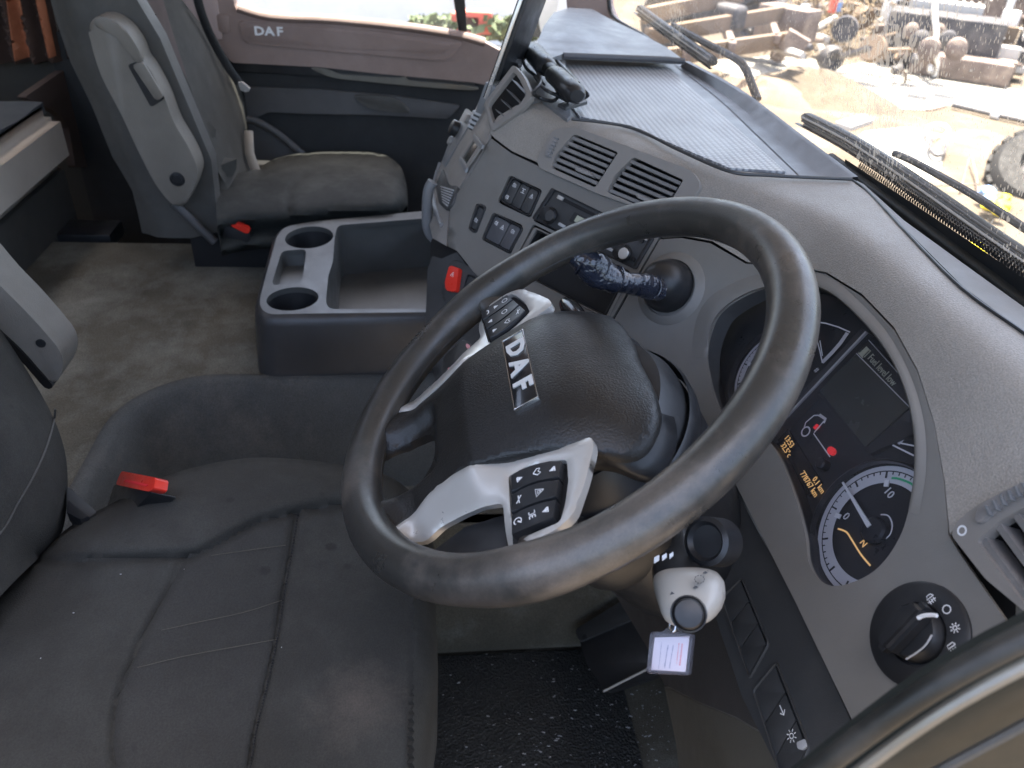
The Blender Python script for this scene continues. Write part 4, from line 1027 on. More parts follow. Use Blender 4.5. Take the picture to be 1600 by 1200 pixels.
# scuttle trim right of the pad, black seal strip and pillar trim
skin('scuttle_trim', [(1334, 280), (1362, 302), (1418, 361), (1507, 450), (1600, 518), (1660, 565), (1680, 540), (1600, 480), (1500, 408), (1412, 344), (1350, 288)], lambda a, b: zz(a, b, TZ - .002), 'panel', db, sp=12, thick=.006)
tube('joint_line', [dash(a, b, .001) for a, b in spl([(1331, 281), (1360, 303), (1416, 363), (1505, 452), (1600, 520), (1640, 552)], 6)], .0016, 'black', db, sides=6)

# ============================================================ STEERING WHEEL
sw = thing('steering_wheel', 'black leather truck steering wheel with silver button spokes and chrome framed DAF badge', 'steering wheel', WC)
RW, rw = .225, .0205
def Wp(u, v, h=0): return W.to3(u, v, h)
vs = []; fs = []; NU, NV = 144, 20
for i in range(NU):
    t = 2 * math.pi * i / NU; e = W.u * math.cos(t) + W.v * math.sin(t)
    # thumb grips thicken the rim near the side spokes
    td = min(abs((math.degrees(t) - a + 180) % 360 - 180) for a in (195, 345))
    g = 1 + .10 * math.exp(-(td / 10) ** 2)
    for j in range(NV):
        p = 2 * math.pi * j / NV; vs.append(WC + e * (RW + rw * g * math.cos(p)) + W.n * rw * .98 * g * math.sin(p))
for i in range(NU):
    for j in range(NV): fs.append((i * NV + j, ((i + 1) % NU) * NV + j, ((i + 1) % NU) * NV + (j + 1) % NV, i * NV + (j + 1) % NV))
mesh('rim', vs, fs, 'rim_leather', sw, smooth=80, fixn=True)
# shallow seam ring on the inside of the rim
tube('rim_seam', [WC + (W.u * math.cos(t) + W.v * math.sin(t)) * (RW - rw * .93) - W.n * rw * .25 for t in np.linspace(0, 2 * math.pi, 120)], .0009, 'black', sw, sides=6)
# airbag cover: outline in wheel coordinates, dome height
half = [(0, .074), (.045, .075), (.084, .069), (.112, .051), (.121, .030), (.113, .006), (.106, -.018), (.098, -.042), (.091, -.066), (.084, -.090), (.078, -.115), (.077, -.145), (.084, -.170), (.094, -.195)]
low = [(.104, -.214), (.044, -.220), (.039, -.190), (.035, -.164), (.021, -.146), (0, -.141)]
def smooth_half(h): return spl(h, 5)
hh = smooth_half(half); ll = smooth_half(low)
outl = hh + ll; outl = outl + [A(-p[0], p[1]) for p in outl[::-1][1:-1]]
def hub_h(u, v):
    # gently domed, falling away towards the dash, spokes dipping to the rim
    r = math.hypot(u / .125, (v + .01) / .12)
    h = .022 - .068 * (max(0, v + .015) / .10) ** 2 - .006 * min(1.5, r) ** 3 - .013 * (min(abs(u), .125) / .1) ** 4
    if v < -.09: h -= .006 * math.sin(min(1, (-.09 - v) / .05) * math.pi / 2); 
    if v < -.15: h += 0
    a = abs(u)
    if v < -.10:
        dx = a - .038; dy = v + .143
        dh = dx if dy < 0 else (math.hypot(max(dx, 0), dy) if dx > 0 else dy)
        if v < -.165: h = h * 1 + .010 * min(1, (-.165 - v) / .035)
        h -= .017 * math.exp(-(max(0, dh) / .011) ** 2)
        h -= .006 * math.exp(-((v + .168) / .012) ** 2) * 0
    return h
skin('airbag_cover', outl, lambda u, v: Wp(u, v, hub_h(u, v)), 'leather', sw, sp=.0048, thick=.010, smooth=70, face=W.n, bev=0, down=-W.n)
# deep hub body below the cover
vs = []; fs = []; bb = smooth_half([(0, .073), (.045, .074), (.084, .068), (.112, .050), (.121, .029), (.110, .004), (.102, -.030), (.090, -.058), (.078, -.088), (.055, -.115), (.03, -.13), (0, -.134)])
bb = bb + [A(-p[0], p[1]) for p in bb[::-1][1:-1]]
lv = [(-.006, .95, 0), (-.010, .97, 0), (-.018, .985, 0), (-.03, 1.0, 0), (-.05, .9, 0), (-.065, .72, 0)]
for h_, s_, _ in lv:
    for u, v in bb: vs.append(Wp(u * s_, v * s_ + (.006 if h_ < -.02 else 0), hub_h(u, v) - .0035 + h_))
n = len(bb)
for k in range(len(lv) - 1):
    for i in range(n): fs.append((k * n + i, k * n + (i + 1) % n, (k + 1) * n + (i + 1) % n, (k + 1) * n + i))
mesh('hub_body', vs, fs, 'black', sw, smooth=60, fixn=True)
# lower leather spokes (tubes running into the rim)
for s_ in (-1, 1):
    P = [Wp(s_ * .058, -.125, -.002), Wp(s_ * .066, -.160, -.002), Wp(s_ * .074, -.190, -.001), Wp(s_ * .083, -.212, 0)]
    if 0: tube('spoke_core', [p - W.n * .012 for p in spl(P, 5)], [(.026 - .004 * math.sin(i / 15 * 3.1), .0095) for i in range(16)], 'spoke_leather', sw, sides=20)
    # side spoke leather from the rim to the button pod
    P = [Wp(s_ * .219, -.048, -.001), Wp(s_ * .206, -.047, -.006), Wp(s_ * .185, -.046, -.018), Wp(s_ * .13, -.040, -.026)]
    tube('side_spoke', spl(P, 5), [(.028 - .006 * i / 15, .0095) for i in range(16)], 'rim_leather', sw, sides=20)
# silver trims with the button pods
for s_ in (-1, 1):
    outer_t = [(.112, .018), (.126, .017), (.156, .003), (.184, -.013), (.191, -.030), (.189, -.055), (.184, -.078), (.160, -.076), (.133, -.072), (.126, -.090), (.118, -.115), (.113, -.140), (.115, -.158), (.106, -.178), (.097, -.194), (.091, -.194), (.082, -.170), (.0755, -.145), (.0765, -.115), (.0825, -.090), (.0895, -.066), (.0965, -.042), (.1045, -.018), (.110, .004)]
    pod = [(.108, -.062), (.107, -.046), (.114, -.026), (.124, -.008), (.148, -.011), (.170, -.018), (.185, -.025), (.181, -.070), (.150, -.067)]
    if s_ < 0:
        outer_t = [(-a, b) for a, b in outer_t]; pod = [(-a, b) for a, b in pod]
    def th(u, v):
        a = abs(u); k_ = min(1, max(0, (-v - .050) / .05)); k_ = k_ * k_ * (3 - 2 * k_); ie = float(np.interp(-v, [-.018, .018, .042, .066, .090, .115, .145, .17, .195], [.114, .106, .098, .091, .084, .078, .077, .084, .094])); e0 = hub_h(ie, v) + .0022; return (1 - k_) * .001 + k_ * (e0 - .36 * max(0, a - ie - .004))
    st = skin('silver_trim', rounded(outer_t, .006, 3), lambda u, v: Wp(u, v, th(u, v)), 'silver', sw, holes=[rounded(pod, .004, 3)], sp=.005, thick=.009, face=W.n, smooth=45, bev=.0012)
    mesh('pod_recess', [Wp(a, b, -.005) for a, b in pod], [tuple(range(len(pod)))], 'void', st, smooth=0)
    # three curved rows of keys
    def prow(t, s):   # t: 0 inner .. 1 outer row edge, s: 0 towards the driver .. 1 away
        a = A(.111, -.060) * (1 - s) + A(.126, -.010) * s; b = A(.178, -.067) * (1 - s) + A(.182, -.028) * s
        p = a * (1 - t) + b * t; p[0] -= .006 * math.sin(s * math.pi) * (1 - t); return p * A(s_, 1)
    pod2 = rounded(pod, .004, 3)
    for r_ in range(3):
        for c_ in range(1):
            t0, t1 = r_ / 3 + .02, (r_ + 1) / 3 - .02; s0, s1 = .03, .97
            poly = [prow(t0, s0 + (s1 - s0) * q / 5) for q in range(6)] + [prow(t1, s1 - (s1 - s0) * q / 5) for q in range(6)]
            prism('button', W, poly, -.006, .0035, 'black', st, uvs=True, bev=.0012)
    marks = (['up', 'heart', 'down', 'off', 'tri', 'cruise', 'set', 'down'] if s_ > 0 else ['up', 'heart', 'off', 'down', 'ring', 'tel', 'up', 'ring'])
    spots = [(.17, .2), (.17, .55), (.17, .85), (.5, .2), (.5, .62), (.83, .18), (.83, .5), (.83, .8)]
    L_ = []
    for mk, (t, s) in zip(marks, spots):
        L_ += symbol(mk, W, prow(t, s), .0038, .0085)
    merge('button_symbols', L_, 'white_print', st)
# brown inset behind the right silver trim
prism('column_inset', W, [(.128, -.078), (.176, -.082), (.160, -.125), (.128, -.160), (.118, -.120)], -.030, -.018, 'black', sw, uvs=True, bev=.002)
# badge
bq = [(-.058, -.0365), (.058, -.0365), (.058, -.0125), (-.058, -.0125)]
def bh(u, v): return hub_h(u, v)
bz = .0195
bg = prism('badge', W, bq, bz - .004, bz + .0035, 'black_gloss', sw, uvs=True, bev=.001, r=.001)
ring('badge_frame', W, rounded([(a * 1.015, -.0245 + (b + .0245) * 1.07) for a, b in bq], .001, 2), rounded([(a * .985, -.0245 + (b + .0245) * .93) for a, b in bq], .001, 2), bz - .003, bz + .0042, 'chrome', bg, uvs=True, bev=.0006)
for ch, x in (('D', -.0325), ('A', -.001), ('F', .029)):
    text('letter', ch, Wp(x, -.0243, bz + .0042), W.u, W.v, .0270, 'letter', bg, ext=.0006, sx=1.22, off=.0010)

# ============================================================ STEERING COLUMN
co = thing('steering_column', 'black plastic steering column shroud with light stalks under the steering wheel', 'steering column', WC - W.n * .2)
lathe('shroud', WC - W.n * .045, -W.n, [(.070, 0), (.100, .006), (.112, .03), (.116, .08), (.112, .16), (.10, .24), (0, .25)], 'black', co, sides=64, el=.86, xd=W.u)
lathe('switch_ring', WC - W.n * .052, -W.n, [(.118, .03), (.121, .036), (.121, .05), (.117, .055)], 'black', co, sides=64, el=.86, xd=W.u)
Cs = W.off(-.085)
def Ch(px, py, h=0): return W.hit(px, py, -.085 + h)
hs_ = superell('column_housing', WC - W.n * .14 - W.v * .02 + W.u * .01, (W.u, W.v, W.n), (.105, .075, .085), .6, .6, 'black', co)
# left stalk: short black lever stub above the hub
tube('left_stalk', [W.hit(960, 585, -.09), W.hit(935, 545, -.085), W.hit(915, 515, -.08), W.hit(892, 484, -.075), W.hit(884, 474, -.075)], [.008, .010, .0125, .0125, .009], 'black_gloss', co, sides=20)
# gear selector seen through the wheel, with red marks
gs = prism('selector_switch', W.off(-.10), [(690, 560), (722, 528), (748, 545), (740, 580), (712, 610), (690, 600)], -.02, 0, 'black', co, r=8, bev=.002)
for a, b in ((731, 541), (728, 556), (703, 578)): prism('red_mark', W.off(-.10), circ(a, b, 4.5, 3, 10, rot=1.0), 0, .0012, 'pink_print', gs, bev=0)
# ignition barrel
lathe('ignition_barrel', W.hit(1107, 846, -.10), A(.4, -.75, .5), [(.020, -.02), (.020, .004), (.016, .006), (.013, .002), (0, .002)], 'black', co, sides=28)
# right lever: black neck, silver head, round black button
rs_ = thing('retarder_lever', 'silver and black control lever with round black end button, hanging below the right of the steering wheel', 'control lever', W.hit(1065, 850, -.085))
rs_['label'] = 'silver headed control lever with round black end button, below the wheel rim'
pB = xx(1076, 962, .24); pA = xx(1062, 800, .10)
axl = nrm(pB - pA); cv = nrm(EYE - pB); sd_ = nrm(np.cross(axl, cv)); up_ = np.cross(sd_, axl)
def onax(py):      # point of the lever axis that projects to picture row py
    lo, hi = -1.0, 2.0
    for _ in range(40):
        m = (lo + hi) / 2; p = pA + (pB - pA) * m; c_ = ROT.T @ (p - EYE); y_ = 600 + FPX * c_[1] / c_[2]
        if y_ < py: lo = m
        else: hi = m
    return pA + (pB - pA) * m
def sect(rows, mat_, name, par, sides=36, capa=True, capb=True):
    bm = bmesh.new(); rings = []
    for py, cx, w, d in rows:
        p = onax(py); dpt = (ROT.T @ (p - EYE))[2]; c_ = dd(cx, py, dpt); a = w * dpt / FPX
        rg_ = []
        for k in range(sides):
            t = 2 * math.pi * k / sides; x_ = math.copysign(abs(math.cos(t)) ** .75, math.cos(t)); y_ = math.copysign(abs(math.sin(t)) ** .75, math.sin(t))
            rg_.append(bm.verts.new(c_ + sd_ * a * x_ + up_ * a * d * y_))
        rings.append(rg_)
    for a, b in zip(rings, rings[1:]):
        for k in range(sides): bm.faces.new((a[k], a[(k + 1) % sides], b[(k + 1) % sides], b[k]))
    if capa: bm.faces.new(rings[0][::-1])
    if capb: bm.faces.new(rings[-1])
    return fromb(name, bm, mat_, par, smooth=50)
sect([(800, 1060, 13, .8), (830, 1062, 12, .8), (846, 1063, 14, .8), (858, 1063, 17, .6), (868, 1061, 26, .5), (878, 1058, 36, .42), (892, 1059, 40, .42), (906, 1063, 43, .45)], 'black', 'lever_neck', rs_)
hd = sect([(904, 1070, 47, .44), (908, 1073, 52, .47), (918, 1077, 54.5, .5), (930, 1079, 53, .52), (942, 1079, 49, .54), (952, 1077, 44, .56), (960, 1075, 38, .56), (966, 1074, 30, .56), (969, 1074, 20, .56)], 'ivory', 'lever_head', rs_)
Pn = Pl(onax(958) + cv * .024, sd_, np.cross(cv, sd_))
lathe('end_button', Pn.hit(1076, 959, -.004), cv, [(.0165, -.006), (.0165, .003), (.0150, .004), (.0140, .003), (.0135, .008), (.0120, .0105), (.006, .0118), (0, .012)], 'black', rs_, sides=40, sm=None) if False else lathe('end_button', Pn.hit(1076, 959, -.004), cv, [(.0132, -.006), (.0132, .004), (.0120, .0045), (.0114, .003), (.0110, .008), (.0097, .0100), (.0045, .0112), (0, .0114)], 'black', rs_, sides=40)
pF = Pl(onax(925) + cv * .0200, sd_, np.cross(cv, sd_))
def sideband(pts, w, h, m_, nm, par): return band(nm, pts, w, h, m_, par, pl=pF)
for a, b, w in ((1026, 872, 8), (1038, 868, 7), (1049, 865, 6)): prism('level_mark', pF.off(-.008), [(a - w / 2, b + 7 - w), (a + w / 2, b + 3 - w), (a + w / 2, b + 3), (a - w / 2, b + 8)], 0, .006, 'white_print', rs_, bev=0)
# symbols: arrow letter, dashed dial, two small arrows
prism('arrow_mark', pF, [(1044, 938), (1049, 924), (1057, 929), (1059, 941), (1045, 943)], -.012, .0006, 'black', rs_, bev=0)
text('letter_mark', 'A', pF.hit(1051, 934, .0010), D.u, D.v, .006, 'ivory', rs_, ext=.0001)
for i in range(10):
    t = i * .628; a, b = 1093 + 7.5 * math.cos(t), 905 + 6.0 * math.sin(t); prism('dial_dash', pF, circ(a, b, 1.5, .7, 6, rot=t + 1.57), -.006, .0006, 'black', rs_, bev=0)
for a, b in ((1102, 894), (1087, 917)): prism('turn_arrow', pF, [(a - 4, b + 1), (a, b - 2), (a + 4, b), (a + 1, b + 2)], -.012, .0006, 'black', rs_, bev=0)
# ============================================================ KEY TAG
kt = thing('key_tag', 'clear plastic key tag with a white paper insert hanging under the silver lever', 'key tag', xx(1045, 985, .22))
_n = nrm(A(.37, -.42, .50)); Kt = Pl(xx(1045, 1020, .235), np.cross(A(0, 0, 1), _n), np.cross(_n, np.cross(A(0, 0, 1), _n)))
Ko = rounded([(1016, 986), (1036, 988), (1042, 980), (1060, 980), (1064, 988), (1083, 991), (1076, 1056), (1010, 1052)], [5, 2, 3, 3, 2, 5, 5, 5], 4)
prism('case', Kt, Ko, -.004, .003, 'clear_plastic', kt, bev=.001)
ring('case_rim', Kt, rounded([(1015, 988), (1083, 991), (1076, 1056), (1010, 1052)], 5, 4), rounded([(1020, 994), (1077, 996), (1071, 1050), (1016, 1046)], 4, 4), -.004, .0036, 'clear_plastic', kt, bev=.0006)
kp = prism('paper_insert', Kt, [(1023, 996), (1077, 994), (1071, 1050), (1017, 1047)], -.001, .0, 'paper', kt, bev=0)
rnd = random.Random(11)
def scribble(x0, y0, x1, y1, m_, w, nm, n=9):
    bm = bmesh.new(); a, b = A(x0, y0), A(x1, y1); d_ = nrm(b - a)
    s = 0; L = np.linalg.norm(b - a)
    while s < L - 1:
        l = rnd.uniform(1.2, 3.4); p = a + d_ * s; q = a + d_ * min(L, s + l); n = A(-d_[1], d_[0]) * w * rnd.uniform(.5, 1)
        v = [bm.verts.new(Kt.hit(*c, .0006)) for c in (p - n, q - n, q + n, p + n)]; bm.faces.new(v); s += l + rnd.uniform(.5, 1.2)
    fromb(nm, bm, m_, kp, kind='stuff', smooth=0)
scribble(1066, 1006, 1062, 1040, 'pink_print', 1.6, 'printed_line'); scribble(1061, 1005, 1057, 1038, 'pink_print', .7, 'printed_line')
scribble(1052, 1008, 1046, 1044, 'ink', 1.2, 'written_line'); scribble(1044, 1008, 1038, 1044, 'ink', 1.2, 'written_line'); scribble(1034, 1003, 1029, 1045, 'ink', .5, 'written_line')
tube('ring', [Kt.hit(1051 + 5 * math.cos(t), 978 + 9 * math.sin(t), .003) for t in np.linspace(0, 6.2832, 20)], .0011, 'chrome', kt, sides=8)
tube('chain', spl([xx(1048, 972, .22), xx(1040, 962, .20), xx(1038, 950, .18), xx(1046, 930, .15)], 5), .0012, 'chrome', kt, sides=6)

# ============================================================ SUCTION BALL MOUNT with taped neck
bmn = thing('suction_mount', 'round black suction mount on the dashboard with a neck wrapped in shiny black tape', 'phone mount', face(1045, 450))
fb = fpl(1042, 450); nb = fb.n
sc_c = face(1044, 447, .004); db_ = (ROT.T @ (sc_c - EYE))[2]; rb = 39 * db_ / FPX
lathe('boss', face(1050, 452, -.004), nb, [(rb * 1.65, 0), (rb * 1.5, .004), (rb * 1.28, .009), (rb * 1.15, .010), (rb * 1.1, .004)], 'panel', db, sides=56)
lathe('cup', sc_c, nb, [(rb * 1.06, -.002), (rb * 1.08, .004), (rb * 1.0, .008), (rb * .97, .014), (rb * .86, .024), (rb * .66, .033), (rb * .4, .039), (0, .041)], 'black', bmn, sides=56)
rnd = random.Random(5)
pth = spl([dd(1030, 452, db_ - .035), dd(1005, 446, db_ - .05), dd(975, 441, db_ - .06), dd(945, 430, db_ - .07), dd(922, 416, db_ - .075), dd(906, 402, db_ - .07), dd(904, 396, db_ - .06)], 10)
bm = bmesh.new(); rings = []; sides = 28
for i, p in enumerate(pth):
    t = nrm(pth[min(i + 1, len(pth) - 1)] - pth[max(i - 1, 0)]); nx = nrm(np.cross(t, EYE - p)); ny = np.cross(t, nx); f_ = i / (len(pth) - 1)
    base_r = .0135 + .005 * math.exp(-((f_ - .62) / .22) ** 2) - .004 * (f_ > .93)
    rings.append([bm.verts.new(p + (nx * math.cos(2 * math.pi * k / sides) + ny * math.sin(2 * math.pi * k / sides)) * base_r * (1 + .10 * math.sin(k * .45 + i * .23) + rnd.uniform(-.035, .035))) for k in range(sides)])
for a, b in zip(rings, rings[1:]):
    for k in range(sides): bm.faces.new((a[k], a[(k + 1) % sides], b[(k + 1) % sides], b[k]))
bm.faces.new(rings[0][::-1]); bm.faces.new(rings[-1])
fromb('taped_neck', bm, 'tape', bmn, smooth=25)
for i in range(3):
    k = 6 + i * 19; 
    if k >= len(pth) - 2: break
    p = pth[k]; t = nrm(pth[k + 1] - pth[k - 1]); nx = nrm(np.cross(t, EYE - p)); ny = np.cross(t, nx)
    tube('tape_wrap', [p + t * .004 * math.sin(a) + (nx * math.cos(a) + ny * math.sin(a)) * (.0145 + .005 * math.exp(-((k / len(pth) - .62) / .22) ** 2)) for a in np.linspace(0, 6.28, 20)], .0012, 'tape', bmn, sides=6)

# ============================================================ PHONE AND ITS HOLDER on the climate vent
ph = thing('phone', 'thin tablet seen edge-on, clipped above the left dashboard vent', 'tablet', face(775, 190))
e0, e1 = A(762, 152), A(826, -20)
Pp0 = xx(762, 150, -.70); ud = nrm(xx(826, -30, -.70) - Pp0); wd = nrm(A(-.9, .42, .05)); wd = nrm(wd - ud * (wd @ ud)); td = np.cross(ud, wd)
def pbox(name, s0, s1, w0, w1, t0, t1, m_, par, bev=.002):
    c = Pp0 + ud * (s0 + s1) / 2 + wd * (w0 + w1) / 2 + td * (t0 + t1) / 2
    return obox(name, c, ((s1 - s0) / 2, (w1 - w0) / 2, (t1 - t0) / 2), m_, par, ax=(ud, wd, td), bev=bev)
pbox('back_shell', -.005, .24, -.01, .12, -.004, .003, 'silver_edge', ph)
pbox('screen', -.003, .238, -.008, .118, .0032, .0046, 'black_gloss', ph, .0006)
pbox('cover', .03, .24, -.012, .11, -.012, -.0045, 'black', ph, .003)
hc = thing('phone_clip', 'grey and black ribbed clip holding the tablet in the vent', 'phone holder', face(752, 200))
pbox('clip_body', -.035, .02, -.006, .03, -.012, .010, 'console_light', hc, .003)
pc_ = pbox('clip_foot', -.062, -.03, -.004, .030, -.012, .012, 'panel_dark', hc, .003)
for i in range(4): pbox('clip_rib', -.058 + i * .008, -.054 + i * .008, -.0065, .032, -.014, .014, 'grey_print', hc, .0008)
# folded black mount with its cable, lying on the top
fmn = thing('folded_mount', 'black folded camera mount with looped cable lying on the dashboard corner', 'camera mount', zz(870, 130, TZ))
def cap_(name, a, b, r, m_='black', par=None, flat=.8, hz_=.03):
    a3, b3 = zz(*a, TZ + hz_), zz(*b, TZ + hz_); d_ = b3 - a3; pts = [a3 + d_ * s for s in (0, .04, .12, .3, .5, .7, .88, .96, 1)]
    return tube(name, pts, [(r * k, r * k * flat) for k in (.6, .85, 1, 1, 1, 1, 1, .85, .6)], m_, par or fmn, sides=18)
cap_('arm_block', (828, 76), (856, 108), .019)
cap_('arm_joint', (848, 98), (868, 118), .013, 'rubber')
cap_('camera_body', (864, 114), (902, 150), .0175)
prism('base_plate', Pl(zz(890, 160, TZ + .004), XYZ[0], XYZ[1]), [(872, 162), (912, 148), (918, 158), (884, 168)], -.002, .003, 'panel_dark', fmn, bev=.001)
for P_ in ([(838, 108), (845, 128), (834, 144), (842, 152), (862, 158), (872, 150), (868, 136)], [(826, 84), (818, 92), (822, 106), (836, 118), (850, 132)], [(898, 146), (912, 142), (918, 150), (902, 156)], [(812, 84), (822, 72), (836, 70), (858, 84), (884, 108), (904, 130)], [(806, 98), (812, 110)], [(836, 120), (850, 138), (868, 148), (888, 158)]):
    q = [zz(a, b, TZ + .016 + .01 * math.sin(i * 1.3)) for i, (a, b) in enumerate(P_)]
    tube('cable', spl(q, 6), .0028, 'black', fmn, sides=8)
for a, b in ((836, 72), (853, 88), (873, 106), (893, 122)): prism('bolt_glint', Pl(zz(a, b, TZ + .05), XYZ[0], XYZ[1]), circ(a, b, 1.6, 1.2, 8), 0, .001, 'grey_print', fmn, bev=0)

# ============================================================ DRIVER SEAT
ds = thing('driver_seat', 'charcoal fabric driver seat with a stitched cushion, in the foreground', 'seat', (.02, -.4, .3))
SZ = .755
s_out = spl([(-60, 985), (0, 925), (60, 868), (110, 822), (170, 789), (232, 757), (262, 742), (330, 724), (400, 715), (470, 718), (535, 727), (600, 741), (645, 772), (670, 820), (680, 880), (681, 960), (683, 1010), (684, 1060), (677, 1110), (670, 1160), (667, 1240)], 5) + [A(-60, 1240)]
seamA = spl([(-60, 878), (20, 877), (130, 876), (230, 872), (296, 868), (330, 855), (395, 820), (440, 806), (500, 793), (570, 788), (640, 800)], 6)
seamL = spl([(300, 868), (284, 880), (262, 922), (232, 978), (208, 1030), (184, 1092), (176, 1150), (180, 1200), (195, 1245)], 6)
seamR = spl([(463, 803), (452, 870), (441, 930), (430, 1000), (415, 1070), (400, 1130), (388, 1200), (382, 1245)], 6)
seamC = spl([(140, 874), (175, 838), (212, 795), (236, 760)], 5)
def pdist(p, L):
    m = 1e9
    for a, b in zip(L, L[1:]):
        d_ = b - a; t = max(0, min(1, ((p - a) @ d_) / (d_ @ d_ + 1e-9))); m = min(m, float(np.linalg.norm(p - a - d_ * t)))
    return m
def above(p, L):
    for a, b in zip(L, L[1:]):
        if a[0] <= p[0] <= b[0]: return (a[1] + (b[1] - a[1]) * (p[0] - a[0]) / (b[0] - a[0] + 1e-9)) - p[1]
    return -1 if p[0] > L[-1][0] else 1
edge_far = s_out[:-1]
def seat3(a, b, base=0):
    p = A(a, b); de = pdist(p, edge_far); z = SZ + base
    w = 46; s = max(0, 1 - de / w); z -= .055 * (1 - math.sqrt(max(0, 1 - s * s)))
    u = above(p, seamA); z += .024 * (1 / (1 + math.exp(-u / 16)))
    for L, dpt, wd_ in ((seamA, .010, 7), (seamL, .007, 6), (seamR, .006, 5), (seamC, .0035, 4)): 
        d_ = pdist(p, L); z -= dpt * math.exp(-(d_ / wd_) ** 2)
    z += .004 * math.sin(a * .011 + 1) * math.sin(b * .013) + .0022 * math.sin(a * .031 + b * .017) 
    if a > 430: z -= .02 * ((a - 430) / 250) ** 2
    return zz(a, b, z)
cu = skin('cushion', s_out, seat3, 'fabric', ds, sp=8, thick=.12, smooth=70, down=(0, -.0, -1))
pc = [p for p in seamL if p[1] <= 1240] + [p for p in seamR[::-1] if p[1] <= 1240] + seamA[24:42][::-1]
cp = [A(300, 872)] + [p + A(3, 0) for p in seamL[3:]] + [p - A(3, 0) for p in seamR[::-1]] + [A(460, 806)] + [p + A(0, 4) for p in seamA[::-1] if 312 < p[0] < 455]
skin('cushion_panel', cp, lambda a, b: seat3(a, b, .0018), 'fabric_centre', ds, sp=9, thick=.004, smooth=70)
bm = bmesh.new()
for L, st in ((seamR, 5.0),):
    acc = 0
    for a, b in zip(L, L[1:]):
        l = np.linalg.norm(b - a); k = 0
        while acc < l:
            p = a + (b - a) * acc / l; q = p + (b - a) / l * 2.4; P3, Q3 = seat3(*(p + A(3, 0)), .0042), seat3(*(q + A(3, 0)), .0042)
            d_ = nrm(Q3 - P3); box(bm, (P3 + Q3) / 2, (d_, nrm(np.cross(A(0, 0, 1), d_)), (0, 0, 1)), (np.linalg.norm(Q3 - P3) / 2, .0008, .0005)); acc += st
        acc -= l
fromb('stitching', bm, 'void', ds, kind='stuff')
for P_ in ([(252, 985), (310, 972), (380, 957), (440, 938)], [(215, 1043), (290, 1025), (360, 1012), (432, 999)], [(330, 868), (400, 858), (446, 852)]):
    tube('loose_thread', [seat3(a, b, .0026) for a, b in spl(P_, 6)], .0005, 'knee_low', ds, sides=5)
# stain patches and crumbs on the cushion
bm = bmesh.new(); rnd = random.Random(9)
for i in range(9):
    a, b = rnd.uniform(60, 600), rnd.uniform(860, 1195); p = seat3(a, b, .0012); s = rnd.uniform(.0003, .0006)
    box(bm, p, XYZ, (s, s * rnd.uniform(.5, 2), s * .6))
fromb('lint', bm, 'grey_print', ds, kind='stuff')
# backrest
BP = Pl(zz(50, 890, SZ + .01), (1, 0, 0), (0, -.30, .95))
b_out = spl([(-60, 455), (-20, 490), (12, 522), (45, 572), (72, 630), (92, 695), (102, 755), (105, 812), (96, 842), (70, 868), (30, 905), (-60, 990)], 6) + [A(-90, 990), A(-90, 455)]
bedge = b_out[:55]
def back3(a, b):
    s = max(0, 1 - pdist(A(a, b), bedge) / 60); p = BP.hit(a, b); r_ = nrm(p - EYE); k = 1 - math.sqrt(max(0, 1 - s * s))
    return p + r_ * .07 * k - BP.n * -.006 * math.sin(b * .02)
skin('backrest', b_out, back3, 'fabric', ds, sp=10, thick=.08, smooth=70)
tube('piping', [back3(a, b) + BP.n * .0008 for a, b in spl([(-40, 880), (8, 829), (28, 785), (46, 746), (64, 702), (79, 660), (84, 640)], 6)], .0013, 'seat_shell', ds, sides=7)
AP = Pl(xx(50, 540, -.30), (0, 1, 0), (0, 0, 1))
prism('armrest', AP, spl([(-60, 385), (0, 446), (40, 486), (76, 526), (94, 550), (98, 572), (92, 592), (82, 598), (68, 584), (36, 548), (0, 514), (-60, 458)], 4, True), -.055, 0, 'armrest', ds, bev=.016, seg=4, smooth=60)
prism('armrest_gap', AP, spl([(-60, 462), (0, 518), (30, 546), (60, 580), (82, 602), (70, 606), (40, 572), (0, 530), (-60, 472)], 3, True), -.05, -.02, 'void', ds, bev=0)
lathe('armrest_bolt', AP.hit(64, 536, 0), AP.n, [(.006, -.001), (.006, .0015), (0, .002)], 'black', ds, sides=14)
# buckle
bk = thing('seat_buckle', 'bright red release button of the driver seat belt buckle, black stalk', 'seat belt buckle', zz(212, 775, SZ))
BkP = Pl(zz(212, 756, SZ + .03), (.88, .25, 0), (-.1, .5, .8))
prism('release_button', BkP, [(189, 736), (243, 746), (240, 764), (232, 768), (180, 757)], -.012, .003, 'red_plastic', bk, r=4, bev=.002)
prism('button_recess', BkP, [(192, 753), (228, 760), (232, 757), (196, 749)], 0, .0038, 'red_print', bk, r=2, bev=.0006)
prism('stalk', BkP, [(178, 757), (238, 768), (206, 800), (160, 816)], -.035, -.006, 'black', bk, r=4, bev=.004)
prism('seat_side_trim', Pl(zz(130, 790, SZ), (1, 0, 0), (0, 1, 0)), [(104, 758), (152, 800), (134, 812), (104, 800)], -.05, -.01, 'panel_dark', ds, r=6, bev=.003)
prism('belt_web', Pl(zz(118, 796, SZ), (1, 0, 0), (0, 1, 0)), [(106, 780), (138, 806), (126, 812), (104, 800)], -.02, -.004, 'black', bk, bev=.001)

